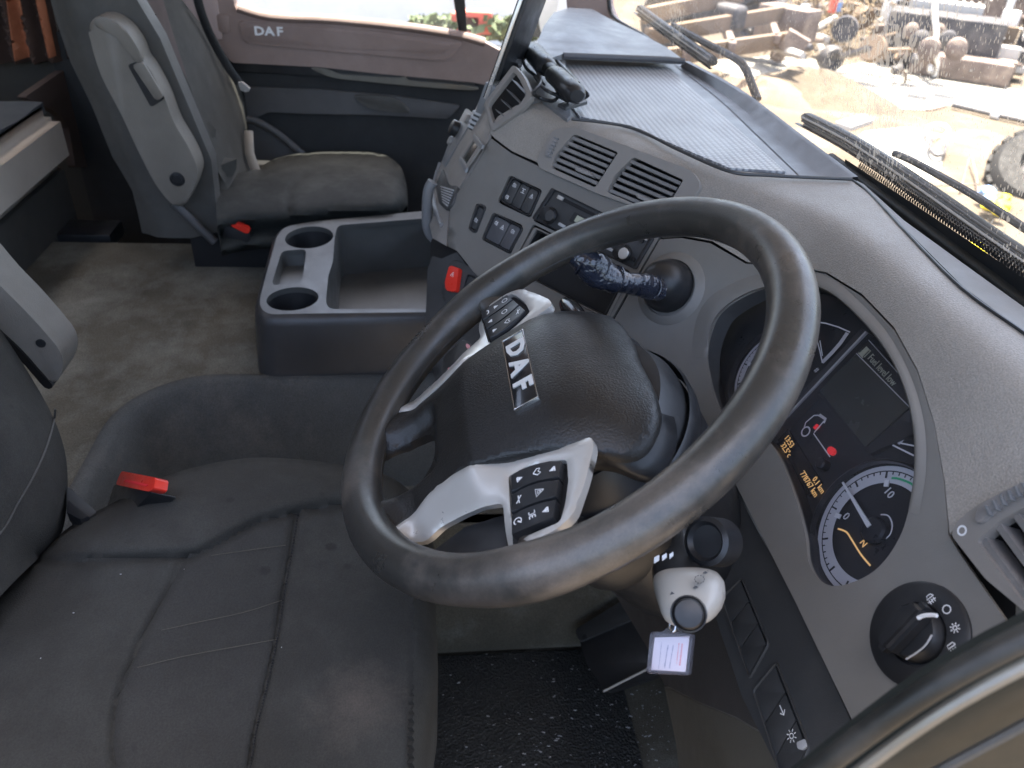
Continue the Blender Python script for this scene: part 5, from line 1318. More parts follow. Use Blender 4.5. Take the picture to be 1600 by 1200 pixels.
# ============================================================ PASSENGER SEAT
PXS = -1.13
ps = thing('passenger_seat', 'grey fabric passenger seat with raised light grey armrest, on the far side', 'seat', (PXS - .25, -.5, .3))
SP = Pl(xx(270, 200, PXS), (0, 1, 0), (0, 0, 1))
def sidep(h=0): return lambda a, b: SP.hit(a, b, h)
skin('backrest_shell', [(60, -30), (196, -30), (250, 60), (330, 250), (342, 362), (300, 372), (216, 372), (202, 304), (169, 253), (135, 169), (101, 101), (80, 40)], lambda a, b: SP.hit(a, b) - A(1, 0, 0) * .03 * math.exp(-((pdist(A(a, b), [A(60, -30), A(101, 101), A(169, 253), A(216, 372)])) / 22) ** 2), 'seat_shell', ps, sp=13, thick=.05, smooth=70)
e1_, e2_ = xx(337, 300, PXS), xx(222, 60, PXS)
FP = Pl(e1_, (1, 0, 0), e2_ - e1_)
fr_out = spl([(345, 300), (334, 262), (306, 210), (268, 140), (228, 76), (200, 30), (190, -30)], 4) + [A(262, -30)] + spl([(297, 16), (338, 67), (368, 118), (381, 152), (386, 202), (389, 250), (402, 272)], 4) + [A(400, 300)]
fedge = [A(297, 16), A(338, 67), A(368, 118), A(381, 152), A(386, 202), A(389, 250), A(402, 272)]
nedge = fr_out[:25]
def front3(a, b, h=0):
    p = FP.hit(a, b, h); p2 = A(a, b); k = 0
    for L, w, m_ in ((fedge, 26, .06), (nedge, 22, .05)):
        s = max(0, 1 - pdist(p2, L) / w); k += m_ * (1 - math.sqrt(max(0, 1 - s * s)))
    g = math.exp(-((pdist(p2, gro)) / 3) ** 2) * .008
    return p + nrm(p - EYE) * (k + g)
gro = [A(248, -20), A(270, 44), A(292, 110), A(308, 175), A(306, 205), A(322, 240), A(338, 290)]
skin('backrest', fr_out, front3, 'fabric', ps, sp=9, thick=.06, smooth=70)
skin('backrest_panel', [(196, -30), (246, -30), (268, 44), (289, 110), (305, 172), (303, 200), (300, 194), (268, 134), (232, 74), (206, 28)], lambda a, b: front3(a, b, .004), 'fabric_brown', ps, sp=9, thick=.004, smooth=70)
Ar = Pl(xx(230, 170, PXS + .07), (0, 1, 0), (0, 0, 1))
ar = prism('armrest', Ar, spl([(138, 40), (150, 27), (172, 29), (196, 46), (213, 70), (222, 92), (236, 112), (256, 150), (272, 192), (292, 226), (306, 256), (308, 276), (298, 304), (284, 324), (266, 316), (242, 286), (216, 236), (190, 180), (158, 118), (142, 66)], 4, True), -.06, 0, 'armrest', ps, bev=.014, seg=4, smooth=60)
prism('armrest_cap', Ar, spl([(146, 30), (165, 27), (192, 44), (212, 70), (222, 94), (212, 98), (200, 82), (176, 52), (152, 44)], 3, True), -.01, .004, 'armrest', ar, bev=.003)
prism('grip_recess', Ar, rounded([(199, 101), (221, 94), (258, 154), (236, 168)], 6, 4), -.001, .0015, 'black', ar, bev=0)
prism('grip', Ar, rounded([(206, 102), (222, 96), (256, 152), (244, 158)], 5, 4), .001, .010, 'armrest', ar, bev=.003)
lathe('pivot_bolt', Ar.hit(277, 280, 0), Ar.n, [(.016, -.002), (.015, .002), (.010, .0025), (.009, .0005), (0, .0005)], 'black', ar, sides=24)
PZ = .765
pc_out = spl([(336, 300), (345, 276), (385, 268), (405, 262), (430, 248), (480, 238), (540, 235), (592, 239), (622, 256), (633, 280), (637, 310), (634, 330)], 5) + [A(600, 336), A(520, 340), A(430, 350), A(380, 352), A(340, 362)]
ptop = [A(405, 262), A(430, 248), A(480, 238), A(540, 235), A(592, 239), A(622, 256), A(633, 280), A(637, 310), A(634, 330)]
pnear = [A(340, 362), A(380, 352), A(430, 350), A(520, 340), A(600, 336), A(634, 330)]
def pc3(a, b):
    p = A(a, b); z = PZ; s = max(0, 1 - pdist(p, ptop) / 26); z -= .05 * (1 - math.sqrt(max(0, 1 - s * s)))
    s = max(0, 1 - pdist(p, pnear) / 34); z -= .05 * (1 - math.sqrt(max(0, 1 - s * s)))
    z -= .006 * math.exp(-(pdist(p, [A(452, 335), A(450, 300), A(478, 272), A(560, 262), A(610, 262)]) / 3.5) ** 2)
    return zz(a, b, z)
mat('fabric_worn', (.020, .0215, .020), .8, 900, .5, .16, 8, spec=.3, dirt=(.055, .058, .052), damt=.7, dscale=7, fab=True)
skin('cushion', pc_out, pc3, 'fabric_worn', ps, sp=8, thick=.06, smooth=70, down=(0, 0, -1))
obox('seat_base', (PXS - .25, -.42, TU + .03), (.24, .24, .075), 'void', ps, bev=.01)
obox('seat_side', zz(500, 352, .68) + A(-.03, -.03, 0), (.02, .20, .05), 'black', ps, bev=.012)
tube('recliner_rod', [xx(272, 318, PXS + .03), xx(306, 350, PXS + .03), xx(336, 378, PXS + .03)], .010, 'door_mid', ps, sides=10)
prism('exposed_foam', Pl(zz(580, 328, .71), (0, 1, 0), (.5, 0, .8)), spl([(552, 332), (560, 325), (578, 321), (600, 320), (608, 327), (600, 334), (575, 336)], 3, True), 0, .012, 'foam', ps, bev=.003)
pb = thing('seat_buckle', 'small pinkish red seat belt buckle tip beside the passenger seat cushion', 'seat belt buckle', xx(375, 358, PXS + .05))
Pb = Pl(xx(375, 355, PXS + .06), (0, 1, 0), (0, 0, 1))
prism('release_button', Pb, [(361, 346), (388, 357), (391, 362), (386, 366), (360, 353)], -.015, .0, 'red_plastic', pb, r=3, bev=.002)
prism('buckle_body', Pb, [(352, 352), (392, 366), (388, 380), (346, 376)], -.03, -.006, 'black', pb, r=4, bev=.003)
sb = thing('seat_belt', 'dark seat belt strap with metal tongue beside the passenger seat backrest', 'seat belt', xx(350, 90, -1.55))
def belt(pts, x, w, m_):
    P = [xx(a, b, x) for a, b in spl(pts, 6)]; bm = bmesh.new(); tube_bm(bm, P, [(w, .0015)] * len(P), 8); return fromb('webbing', bm, m_, sb)
tube('webbing', [xx(a, b, -1.55) for a, b in spl([(306, -20), (318, 24), (334, 66), (356, 104), (372, 128)], 5)], (.012, .004), 'black', sb, sides=8) if False else belt([(304, -20), (316, 24), (334, 66), (356, 104), (374, 130)], -1.55, .011, 'black')
prism('belt_tongue', Pl(xx(380, 135, -1.5), (0, 1, 0), (0, 0, 1)), [(371, 128), (380, 129), (391, 139), (388, 144), (376, 142)], -.004, .004, 'silver_edge', sb, r=2, bev=.001)
tube('lower_strap', [xx(388, 205, -1.50), xx(390, 240, -1.45), xx(400, 268, -1.42)], [(.012, .004)] * 3, 'armrest', sb, sides=8)

# ============================================================ BUNK, CURTAIN
bk_ = thing('bunk', 'sleeping bunk with beige front face and dark blue grey mattress, at the left edge', 'bunk', (-1.0, -1.25, .6))
m0, m1 = yy(81, 172, -1.0), yy(111, 266, -1.0)
bx1 = yy(116, 235, -1.0)[0]; bzt, bzb = m0[2], m1[2]
bm = bmesh.new(); box(bm, ((bx1 + .6) / 2, -1.25, (bzt + bzb) / 2), XYZ, ((.6 - bx1) / 2, .25, (bzt - bzb) / 2))
bmesh.ops.bevel(bm, geom=bm.edges[:], offset=.035, segments=5, affect='EDGES'); fromb('mattress_side', bm, 'bunk_side', bk_, smooth=60)
grid('mattress_top', bx1 + .02, .58, -1.49, -1.035, 40, 20, lambda x, y: bzt + .004 + .004 * math.sin(x * 30) * math.sin(y * 22), 'bunk_top', bk_, skirt=bzt - .02)
obox('bunk_base', ((bx1 + .6) / 2 + .02, -1.26, bzb / 2), ((.6 - bx1) / 2, .235, bzb / 2 - .003), 'wall_dark', bk_, bev=.01)
obox('bunk_bracket', xx(120, 365, -1.35), (.05, .10, .02), 'black', bk_, bev=.008)
lw = thing('bunk_end_panel', 'brown cloth panel between the bunk mattress and the passenger seat shell', 'bunk panel', yy(90, 140, -1.12))
prism('cloth_panel', Pl(yy(90, 150, -1.08), (1, 0, 0), (0, 0, 1)), [(38, 152), (102, 108), (140, 180), (170, 260), (118, 262), (108, 200), (92, 178), (80, 171)], -.02, 0, 'fabric_brown', lw, r=5, bev=.004)
cu_ = thing('curtain', 'dark brown pleated bunk curtain with orange stripes in the top left corner', 'curtain', (-1.9, -1.3, 1.0))
cP = Pl(xx(50, 40, -1.70), (0, 1, 0), (0, 0, 1))
mat('curtain_dark', (.055, .032, .024), .85, 0, 0, .3, 14)
def cur3(a, b): p = cP.hit(a, b); return p + A(.02 * math.sin((a - b * .22) * .22), 0, 0)
skin('curtain_cloth', [(-60, -330), (130, -330), (118, 80), (100, 96), (-40, 100)], cur3, 'curtain_dark', cu_, sp=7, thick=.004)
for q in ([(-40, -300), (-22, -300), (46, 90), (30, 93)], [(-5, -300), (8, -300), (90, 86), (78, 89)], [(-30, -300), (-22, -300), (40, 20), (35, 24)]):
    skin('curtain_stripe', q, lambda a, b: cur3(a, b) + A(.006, 0, 0), 'curtain', cu_, sp=5, thick=.003)

# ============================================================ PASSENGER DOOR
DX = -1.70
pdr = thing('passenger_door', 'passenger door with pinkish brown upper trim, dark lower trim and metal sill strip', 'door', (DX, -.2, .0))
DP = Pl((DX, 0, 1), (0, 1, 0), (0, 0, 1))
bm = bmesh.new(); box(bm, (DX - .05, -.25, .50), XYZ, (.04, .85, .50)); fromb('door_body', bm, 'door_dark', pdr)
prism('upper_trim', DP, [(250, -30), (362, -30), (366, 8), (372, 20), (424, 27), (520, 36), (640, 48), (716, 58), (757, 66), (790, 84), (800, 112), (760, 133), (740, 129), (600, 116), (500, 105), (362, 98), (330, 60)], -.03, .012, 'door_pink', pdr, r=4, bev=.006)
prism('trim_inset', DP, rounded([(372, 32), (424, 36), (560, 46), (724, 66), (704, 92), (690, 95), (560, 84), (382, 68)], [8, 3, 3, 8, 8, 8, 3, 8]), .010, .017, 'door_pink', pdr, bev=.004)
prism('inset_field', DP, rounded([(384, 38), (470, 42), (560, 52), (706, 70), (696, 84), (560, 76), (388, 62)], [6, 3, 3, 8, 8, 3, 6]), .016, .019, 'door_pink', pdr, bev=.002)
for ch, x in (('D', 405), ('A', 421), ('F', 437)): text('badge_letter', ch, DP.hit(x, 49 + (x - 405) * .03, .021), (0, 1, 0), (0, 0, 1), .030, 'white_print', pdr, ext=.001, sx=1.2, off=.001)
prism('grip_detail', DP, [(338, 22), (358, 24), (360, 52), (342, 50)], .010, .018, 'door_pink', pdr, r=4, bev=.002)
tube('window_sill', [xx(a, b, DX + .005) for a, b in spl([(372, 12), (424, 26), (520, 31), (640, 43), (716, 55), (757, 66)], 4)], [(.016, .012)] * 21, 'door_pink', pdr, sides=10)
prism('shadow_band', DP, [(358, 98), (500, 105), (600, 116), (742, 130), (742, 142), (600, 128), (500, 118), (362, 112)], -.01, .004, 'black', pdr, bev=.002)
prism('metal_strip', DP, spl([(486, 107), (500, 106), (516, 110), (530, 116), (560, 118), (625, 122), (634, 118), (640, 126), (690, 130), (742, 136), (742, 141), (690, 138), (640, 134), (560, 126), (524, 122), (500, 114)], 3, True), 0, .012, 'metal_sill', pdr, bev=.002)
prism('mid_trim', DP, [(380, 136), (500, 140), (620, 150), (720, 165), (700, 186), (600, 180), (480, 178), (420, 175), (388, 190)], 0, .010, 'door_mid', pdr, r=6, bev=.006)
prism('arm_pull', DP, spl([(554, 150), (580, 149), (612, 152), (630, 162), (640, 176), (612, 175), (580, 170), (562, 160)], 4, True), .008, .020, 'seat_shell', pdr, bev=.006)
tube('pocket_lip', [xx(a, b, DX + .05) for a, b in spl([(386, 186), (402, 190), (430, 206), (455, 226), (476, 244)], 5)], .010, 'door_mid', pdr, sides=10)
prism('pocket_face', DP, [(386, 190), (420, 206), (470, 246), (440, 262), (400, 262)], .02, .04, 'door_mid', pdr, r=6, bev=.006)
pw = thing('side_window', 'passenger side window glass with a dark vertical divider bar', 'window', (DX, 0, 1.1))
mesh('pane', [(DX - .012, -1.1, 1.0), (DX - .012, .36, 1.0), (DX - .012, .30, 1.85), (DX - .012, -1.1, 1.85)], [(0, 1, 2, 3)], 'window_glass', pw, smooth=0)
prism('divider_bar', DP, [(703, -40), (724, -40), (730, 50), (716, 48)], -.03, 0, 'black', pw, bev=.003)
bm = bmesh.new(); box(bm, (DX - .04, -.4, 1.93), XYZ, (.05, .9, .10)); fromb('upper_frame', bm, 'pillar', pw)
obox('rear_post', (DX - .02, -.80, 1.5), (.04, .16, .5), 'pillar', pw, bev=.02)
mr_ = thing('door_mirror', 'outside mirror housing with pale reflecting glass beyond the far window', 'mirror', xx(862, 10, -1.95))
Mp = Pl(xx(862, 20, -1.95), (.2, 1, 0), (0, 0, 1))
prism('mirror_glass', Mp, [(822, -40), (846, -40), (846, 60), (812, 52), (815, 20)], 0, .01, 'chrome', mr_, r=4, bev=.002)
prism('mirror_housing', Mp, [(846, -40), (884, -40), (866, 34), (850, 62), (842, 40)], -.03, .02, 'white_paint', mr_, r=8, bev=.006)
# ============================================================ A-PILLAR
ap = thing('windscreen_pillar', 'pinkish left windscreen pillar trim beyond the dashboard', 'pillar', xx(930, 15, -1.60))
Ap = Pl(xx(930, 15, -1.58), (.5, .86, 0), (-.1, -.2, 1))
prism('pillar_trim', Ap, [(880, -60), (952, -60), (953, 10), (962, 32), (985, 46), (950, 30), (920, 16), (886, 14)], -.03, 0, 'pillar', ap, r=3, bev=.006)

# ============================================================ WINDSCREEN
def wbase(x): return .448 - .0276 * x - .047 * x * x
WL = .22                                        # lean back per metre of height
def wpt(x, z, o=0): return A(x, wbase(x) - WL * (z - TZ) + o, z)
ws = thing('windscreen', 'dirty rain streaked windscreen glass with black rubber edge and dotted border', 'windscreen', (-.62, .43, TZ))
vs = []; fs = []; nx_, nz_ = 60, 12
for j in range(nz_ + 1):
    for i in range(nx_ + 1): vs.append(wpt(-1.66 + 2.30 * i / nx_, TZ - .05 + .88 * j / nz_))
for j in range(nz_):
    for i in range(nx_): a = j * (nx_ + 1) + i; fs.append((a, a + 1, a + nx_ + 2, a + nx_ + 1))
mesh('glass', vs, fs, 'windscreen_glass', ws, smooth=60)
def wseek(px, py, o=0.0):
    """point of the (curved) windscreen that the picture point looks at"""
    d = ray(px, py); t = .5
    lo, hi = .2, 3.5
    for _ in range(50):
        m = (lo + hi) / 2; p = EYE + d * m
        if p[1] - (wbase(p[0]) - WL * (p[2] - TZ) + o) < 0: lo = m
        else: hi = m
    return EYE + d * m
tube('rubber_seal', [wpt(x, TZ - .016, -.004) for x in np.linspace(-.42, .55, 60)], .008, 'rubber', ws, sides=10)
tube('corner_seal', [wseek(a, b, -.004) for a, b in spl([(948, -40), (951, 0), (955, 20), (966, 34), (1004, 56), (1036, 80), (1062, 94)], 6)], .006, 'black', ws, sides=8)
# black enamel border with its fringe of dots
vs = []; fs = []
X_ = np.linspace(-.38, .55, 60)
for x in X_: vs += [wpt(x, TZ - .014, -.0025), wpt(x, TZ - .004 + .010 * max(0, min(1, (x + .4) / .4)), -.0025)]
for i in range(len(X_) - 1): fs.append((2 * i, 2 * i + 2, 2 * i + 3, 2 * i + 1))
mesh('enamel_border', vs, fs, 'black', ws, smooth=0)
bm = bmesh.new()
for r_ in range(4):
    s = .0021 - .00035 * r_
    for i in range(170):
        x = -.34 + .9 * (i + .5 * (r_ % 2)) / 170; z = TZ - .0015 + .010 * max(0, min(1, (x + .4) / .4)) + .0036 * r_
        c_ = wpt(x, z, -.003); v = [bm.verts.new(c_ + A(a * s, -WL * b * s, b * s)) for a, b in ((-1, -1), (1, -1), (1, 1), (-1, 1))]; bm.faces.new(v)
fromb('enamel_dots', bm, 'black', ws, kind='stuff', smooth=0)
# ============================================================ WIPERS (outside the glass)
def wiper(label, blade, w, arm, aw):
    t = thing('windscreen_wiper', label, 'wiper', wseek(*blade[0], .03), 'windscreen wipers')
    P = [wseek(a, b, .028) for a, b in spl(blade, 8)]; n = len(P)
    tube('blade_spine', P, [w * .55 if i in (0, n - 1) else w for i in range(n)], 'rubber', t, sides=10)
    u_ = nrm(P[-1] - P[0]); up2 = nrm(np.cross(u_, A(0, 1, .2))); up2 = up2 if up2[2] > 0 else -up2
    for k, (o1, o2) in enumerate(((.75, .006), (.2, .010), (-.4, .010), (-1.0, .006))):
        tube('blade_rib', [p + up2 * w * o1 - A(0, o2, 0) for p in P[1:-1]], w * .16, 'pale_steel' if k % 2 else 'dark_steel', t, sides=6)
    tube('rubber_lip', [p - up2 * w * 1.25 - A(0, .010, 0) for p in P], [(w * .5, w * .15)] * n, 'black', t, sides=6)
    if arm: tube('arm', [wseek(a, b, .045) for a, b in spl(arm, 6)], aw, 'dark_steel', t, sides=8)
    return t
wiper('thick black ribbed wiper blade resting across the near half of the windscreen', [(1256, 182), (1340, 226), (1440, 292), (1540, 362), (1640, 430)], .0090, [(1398, 240), (1430, 254), (1520, 304), (1600, 356), (1650, 388)], .0045)
w2 = wiper('far grey wiper blade with its bent arm, near the far corner of the windscreen', [(998, 12), (1030, 36), (1075, 68), (1118, 98)], .0095, [(1052, 40), (1100, 66), (1150, 92), (1165, 108), (1174, 130), (1184, 156)], .0075)
obox('blade_clip', wseek(1424, 268, .04), (.022, .010, .009), 'blue', None, bev=.003) if False else None

# ============================================================ NEAR DOOR FRAME
nd = thing('driver_door_frame', 'dark rubber weatherstrip and grey painted edge of the driver door opening, bottom right corner', 'door frame', xx(1350, 1120, .43))
nd['label'] = 'dark rubber weatherstrip and grey painted door edge in the bottom right corner'
sealp = [(1120, 1260), (1180, 1222), (1240, 1180), (1310, 1126), (1380, 1075), (1450, 1030), (1530, 986), (1620, 942), (1700, 905)]
tube('weatherstrip', [xx(a, b, .42) for a, b in spl([(a + 24, b + 34) for a, b in sealp], 6)], .0055, 'rubber', nd, sides=18)
tube('strip_lip', [xx(a, b, .425) for a, b in spl([(a + 50, b + 66) for a, b in sealp], 6)], .0030, 'metal_sill', nd, sides=8)
NP = Pl((.44, 0, 1.1), (0, 1, 0), (0, 0, 1))
skin('painted_edge', [(a + 44, b + 56) for a, b in sealp] + [(1760, 1300), (1150, 1320)], lambda a, b: xx(a, b, .40), 'paint_body', nd, sp=24, thick=.02)
if 0: skin('inner_flange', [(1440, 1210), (1500, 1178), (1560, 1150), (1620, 1120), (1700, 1085), (1740, 1240), (1440, 1280)], lambda a, b: xx(a, b, .412), 'seat_shell', nd, sp=24, thick=.02)

tube('edge_bead', [xx(a, b, .41) for a, b in spl([(1420, 1230), (1500, 1186), (1560, 1154), (1620, 1122), (1700, 1085)], 6)], .0028, 'seat_shell', nd, sides=8)
bm = bmesh.new(); box(bm, (.45, -.72, .54), XYZ, (.025, .66, .54)); fromb('unseen_door_panel', bm, 'door_dark', nd)  # lower door body out of view, added to block light bounced off the ground
# ============================================================ OUTSIDE
GZ = -1.25
def G(px, py, z=GZ): return zz(px, py, z)
gm = mesh('ground', [(-80, -60, GZ), (60, -60, GZ), (60, 80, GZ), (-80, 80, GZ)], [(0, 1, 2, 3)], 'soil', None, smooth=0); struct(gm)
def slab(name, pts, z, mat_, th=.02):
    bm = bmesh.new(); t = [bm.verts.new(G(a, b, z)) for a, b in pts]; bo = [bm.verts.new(v.co - Vector((0, 0, th))) for v in t]
    bm.faces.new(t); n = len(t)
    for i in range(n): bm.faces.new((t[i], bo[i], bo[(i + 1) % n], t[(i + 1) % n]))
    return fromb(name, bm, mat_, smooth=0)
pv = slab('pavement', [(1362, 94), (1480, 118), (1640, 150), (1700, 170), (1700, 215), (1600, 190), (1520, 172), (1490, 164), (1450, 172), (1400, 170), (1330, 166), (1250, 150), (1180, 128), (1140, 112), (1200, 96), (1300, 108)], GZ + .012, 'pavement'); struct(pv)
struct(slab('pale_ground', [(1100, 96), (1240, 84), (1300, 100), (1330, 116), (1290, 150), (1200, 130), (1140, 118)], GZ + .006, 'pavement'))
struct(slab('pale_ground', [(1350, 205), (1420, 198), (1480, 212), (1470, 262), (1440, 300), (1380, 262), (1330, 228)], GZ + .006, 'pavement'))
struct(slab('pale_ground', [(300, -40), (700, -60), (900, -40), (900, 60), (700, 50), (500, 20), (360, 8)], GZ + .006, 'pavement'))
# crack and edge drain across the pavement
ck = tube('pavement_crack', [G(a, b, GZ + .016) for a, b in spl([(1546, 128), (1540, 140), (1528, 146), (1508, 150), (1492, 158), (1470, 168), (1448, 172)], 5)], .018, 'rust_steel', None, sides=5)
tag(ck, 'thin dark crack running across the white pavement', 'crack')
dr = thing('kerb_pipe', 'thin dark pipe with a white collar lying along the pavement edge', 'pipe', G(1560, 180))
tube('pipe', [G(a, b, GZ + .06) for a, b in ((1488, 164), (1540, 176), (1660, 202))], .035, 'dark_steel', dr, sides=8)
tube('collar', [G(a, b, GZ + .06) for a, b in ((1550, 178), (1562, 181))], .06, 'white_paint', dr, sides=10)
# tan mounds and boards
def mound(name, label, cat, c, rx, ry, h, mat_, seed):
    rnd = random.Random(seed); ph = [rnd.uniform(0, 6) for _ in range(6)]
    g0 = G(*c); vs = []; fs = []; nr, na = 10, 36
    for j in range(nr + 1):
        for i in range(na):
            a = 2 * math.pi * i / na; k = j / nr; w = 1 + .15 * math.sin(2 * a + ph[0]) + .10 * math.sin(3 * a + ph[1]) + .06 * math.sin(5 * a + ph[2])
            vs.append((g0[0] + rx * k * w * math.cos(a), g0[1] + ry * k * w * math.sin(a), GZ - .01 + h * (1 - k * k) * (1 + .15 * math.sin(4 * a * k + ph[3]))))
    for j in range(nr):
        for i in range(na): fs.append((j * na + i, j * na + (i + 1) % na, (j + 1) * na + (i + 1) % na, (j + 1) * na + i))
    o = mesh(name, vs, fs, mat_, None, smooth=70, fixn=False); bm = bmesh.new(); bm.from_mesh(o.data); bmesh.ops.remove_doubles(bm, verts=bm.verts, dist=1e-4); bm.to_mesh(o.data); bm.free()
    return tag(o, label, cat)
mound('sand_mound', 'low tan sand mound behind the near wiper tip', 'sand mound', (1270, 148), 1.0, 1.2, .35, 'soil', 1)
mound('sand_mound', 'small pale sand mound between the wipers', 'sand mound', (1190, 150), .7, .8, .25, 'tarp', 2)
mound('dirt_pile', 'tan dirt pile beside the big dark tyre at the right edge', 'dirt pile', (1530, 235), .55, .7, .22, 'tarp', 4)
bd = thing('board', 'flat pale board lying on the ground just above the near wiper blade', 'board', G(1360, 192))
prism('plank', Pl((0, 0, GZ), XYZ[0], XYZ[1]), [(1306, 190), (1350, 178), (1366, 186), (1330, 198)], 0, .06, 'pale_steel', bd, bev=.005)
# parked truck chassis across the yard
ch = thing('truck_chassis', 'stripped truck chassis with beige rails and dark wheels parked ahead on the left', 'truck chassis', G(1150, 60))
def beam(name, a, b, hgt, w, mat_, par, z0):
    p, q = zz(a[0], a[1], z0), zz(b[0], b[1], z0); d_ = nrm(q - p); s_ = nrm(np.cross(A(0, 0, 1), d_)); c_ = (p + q) / 2
    return obox(name, c_, (np.linalg.norm(q - p) / 2, w / 2, hgt / 2), mat_, par, ax=(d_, s_, (0, 0, 1)), bev=.01)
beam('chassis_rail', (1010, 58), (1240, 18), .22, .10, 'tarp', ch, -.35)
beam('chassis_rail', (1010, 94), (1230, 62), .22, .10, 'tarp', ch, -.55)
beam('upper_rail', (1010, 24), (1160, -8), .2, .1, 'tarp', ch, -.1)
for a, b in ((1060, 70), (1130, 56), (1200, 44)):
    beam('crossmember', (a, b - 22), (a + 14, b + 18), .12, .10, 'rust_steel', ch, -.5)
for a, b in ((1050, 30), (1180, 30)):
    c_ = zz(a, b, -.6); lathe('wheel', c_, A(.75, -.6, 0), [(.0, -.15), (.5, -.15), (.55, -.08), (.55, .08), (.5, .15), (.3, .14), (.25, .05), (0, .05)], 'dark_steel', ch, sides=32)
c_ = zz(1115, 22, -.3); obox('air_tank', c_, (.5, .18, .18), 'dark_steel', ch, ax=(nrm(A(.8, .6, 0)), nrm(A(-.6, .8, 0)), (0, 0, 1)), bev=.1, seg=4)
obox('battery_box', zz(1230, 36, -.5), (.45, .25, .25), 'rust_steel', ch, ax=(nrm(A(.8, .6, 0)), nrm(A(-.6, .8, 0)), (0, 0, 1)), bev=.03)
for a, b, m_ in ((1256, 20, 'white_paint'), (1302, 8, 'red_cloth'), (1310, 6, 'blue')):
    c_ = zz(a, b, -.4); obox('bottle_can', c_, (.06, .06, .13), m_, ch, bev=.02)
# scrap engine and gearbox pile
en = thing('scrap_engine', 'dark scrap truck engine with a pale ribbed top, at the top right of the yard', 'engine', G(1500, 90))
EA = (nrm(A(.55, .83, 0)), nrm(A(-.83, .55, 0)), A(0, 0, 1))
def at_(px, py, z): return zz(px, py, z)
eb = obox('engine_block', at_(1470, 62, -.75), (.95, .45, .42), 'dark_steel', en, ax=EA, bev=.05)
obox('sump', at_(1500, 104, -1.05), (.8, .35, .18), 'rust_steel', en, ax=EA, bev=.06)
hd_ = obox('rocker_cover', at_(1478, 12, -.30), (.62, .26, .10), 'pale_steel', en, ax=EA, bev=.02)
for i in range(9): obox('cover_rib', at_(1478, 12, -.30) + A(EA[0]) * (-.52 + i * .13) + A(0, 0, .10), (.018, .26, .03), 'pale_steel', hd_, ax=EA, bev=.005)
for i in range(7):
    c_ = at_(1425 + i * 14, 45 + (i % 3) * 14, -.55); lathe('pulley' if i % 2 else 'filter', c_ + A(EA[1]) * -.25, -A(EA[1]), [(0, -.2), (.11 + .02 * (i % 3), -.2), (.12 + .02 * (i % 3), .1), (.08, .14), (0, .14)], ('rust_steel', 'dark_steel', 'rust_steel')[i % 3], en, sides=18)
rnd = random.Random(77)
for i in range(70):
    px, py = rnd.uniform(1395, 1600), rnd.uniform(-5, 112); z_ = -.35 - .75 * (py / 112)
    c_ = at_(px, py, z_) - A(EA[1]) * rnd.uniform(.35, .6); a_ = rnd.uniform(0, 3.1); ax_ = (nrm(A(math.cos(a_), math.sin(a_), rnd.uniform(-.5, .5))),); u_ = ax_[0]; w_ = nrm(np.cross(u_, A(.1, .2, 1))); q_ = np.cross(u_, w_)
    m_ = rnd.choice(('dark_steel', 'dark_steel', 'rust_steel', 'pale_steel', 'tarp', 'white_paint'))
    if i % 3: obox('engine_part', c_, (rnd.uniform(.03, .12), rnd.uniform(.02, .06), rnd.uniform(.02, .06)), m_, en, ax=(u_, w_, q_), bev=.008)
    else: tube('engine_pipe', spl([c_, c_ + u_ * .12 + A(0, 0, .05), c_ + u_ * .22, c_ + u_ * .25 - A(0, 0, .12)], 4), rnd.uniform(.01, .028), m_, en, sides=8)
tube('exhaust_hose', [at_(a, b, z) for a, b, z in ((1462, -5, -.1), (1460, 20, -.25), (1463, 50, -.5), (1462, 74, -.7), (1455, 80, -.8))], .05, 'pale_steel', en, sides=10)
tube('exhaust_hose', [at_(a, b, z) for a, b, z in ((1440, 76, -.75), (1454, 74, -.72), (1463, 82, -.8), (1464, 100, -1.0), (1460, 118, -1.2))], .045, 'white_paint', en, sides=10)
cy = thing('white_cylinder', 'tall white cylinder standing beside the scrap engine', 'gas cylinder', G(1378, 66))
lathe('cylinder_body', at_(1378, 62, -1.15), (0, 0, 1), [(0, 0), (.16, 0), (.17, .04), (.17, 1.0), (.12, 1.12), (.05, 1.16), (.05, 1.24), (0, 1.24)], 'white_paint', cy, sides=28)
gb = thing('scrap_gearbox', 'pale and tan gearbox parts stacked upright at the right edge of the yard', 'gearbox', G(1575, 110))
for a, b, z, hs, m_ in ((1578, 30, -.35, (.14, .14, .14), 'white_paint'), (1576, 56, -.6, (.12, .12, .16), 'tarp'), (1574, 84, -.8, (.18, .15, .12), 'pale_steel'), (1572, 108, -1.0, (.14, .14, .14), 'rust_steel'), (1580, 4, -.15, (.06, .06, .2), 'white_paint'), (1590, 96, -.95, (.15, .2, .2), 'dark_steel')):
    obox('casing', at_(a, b, z), hs, m_, gb, ax=EA, bev=.03)
for a in (1545, 1550): tube('bent_wire', [at_(a + 20, 60, -.6), at_(a + 2, 62, -.65), at_(a - 4, 70, -.7)], .012, 'white_paint', gb, sides=6)
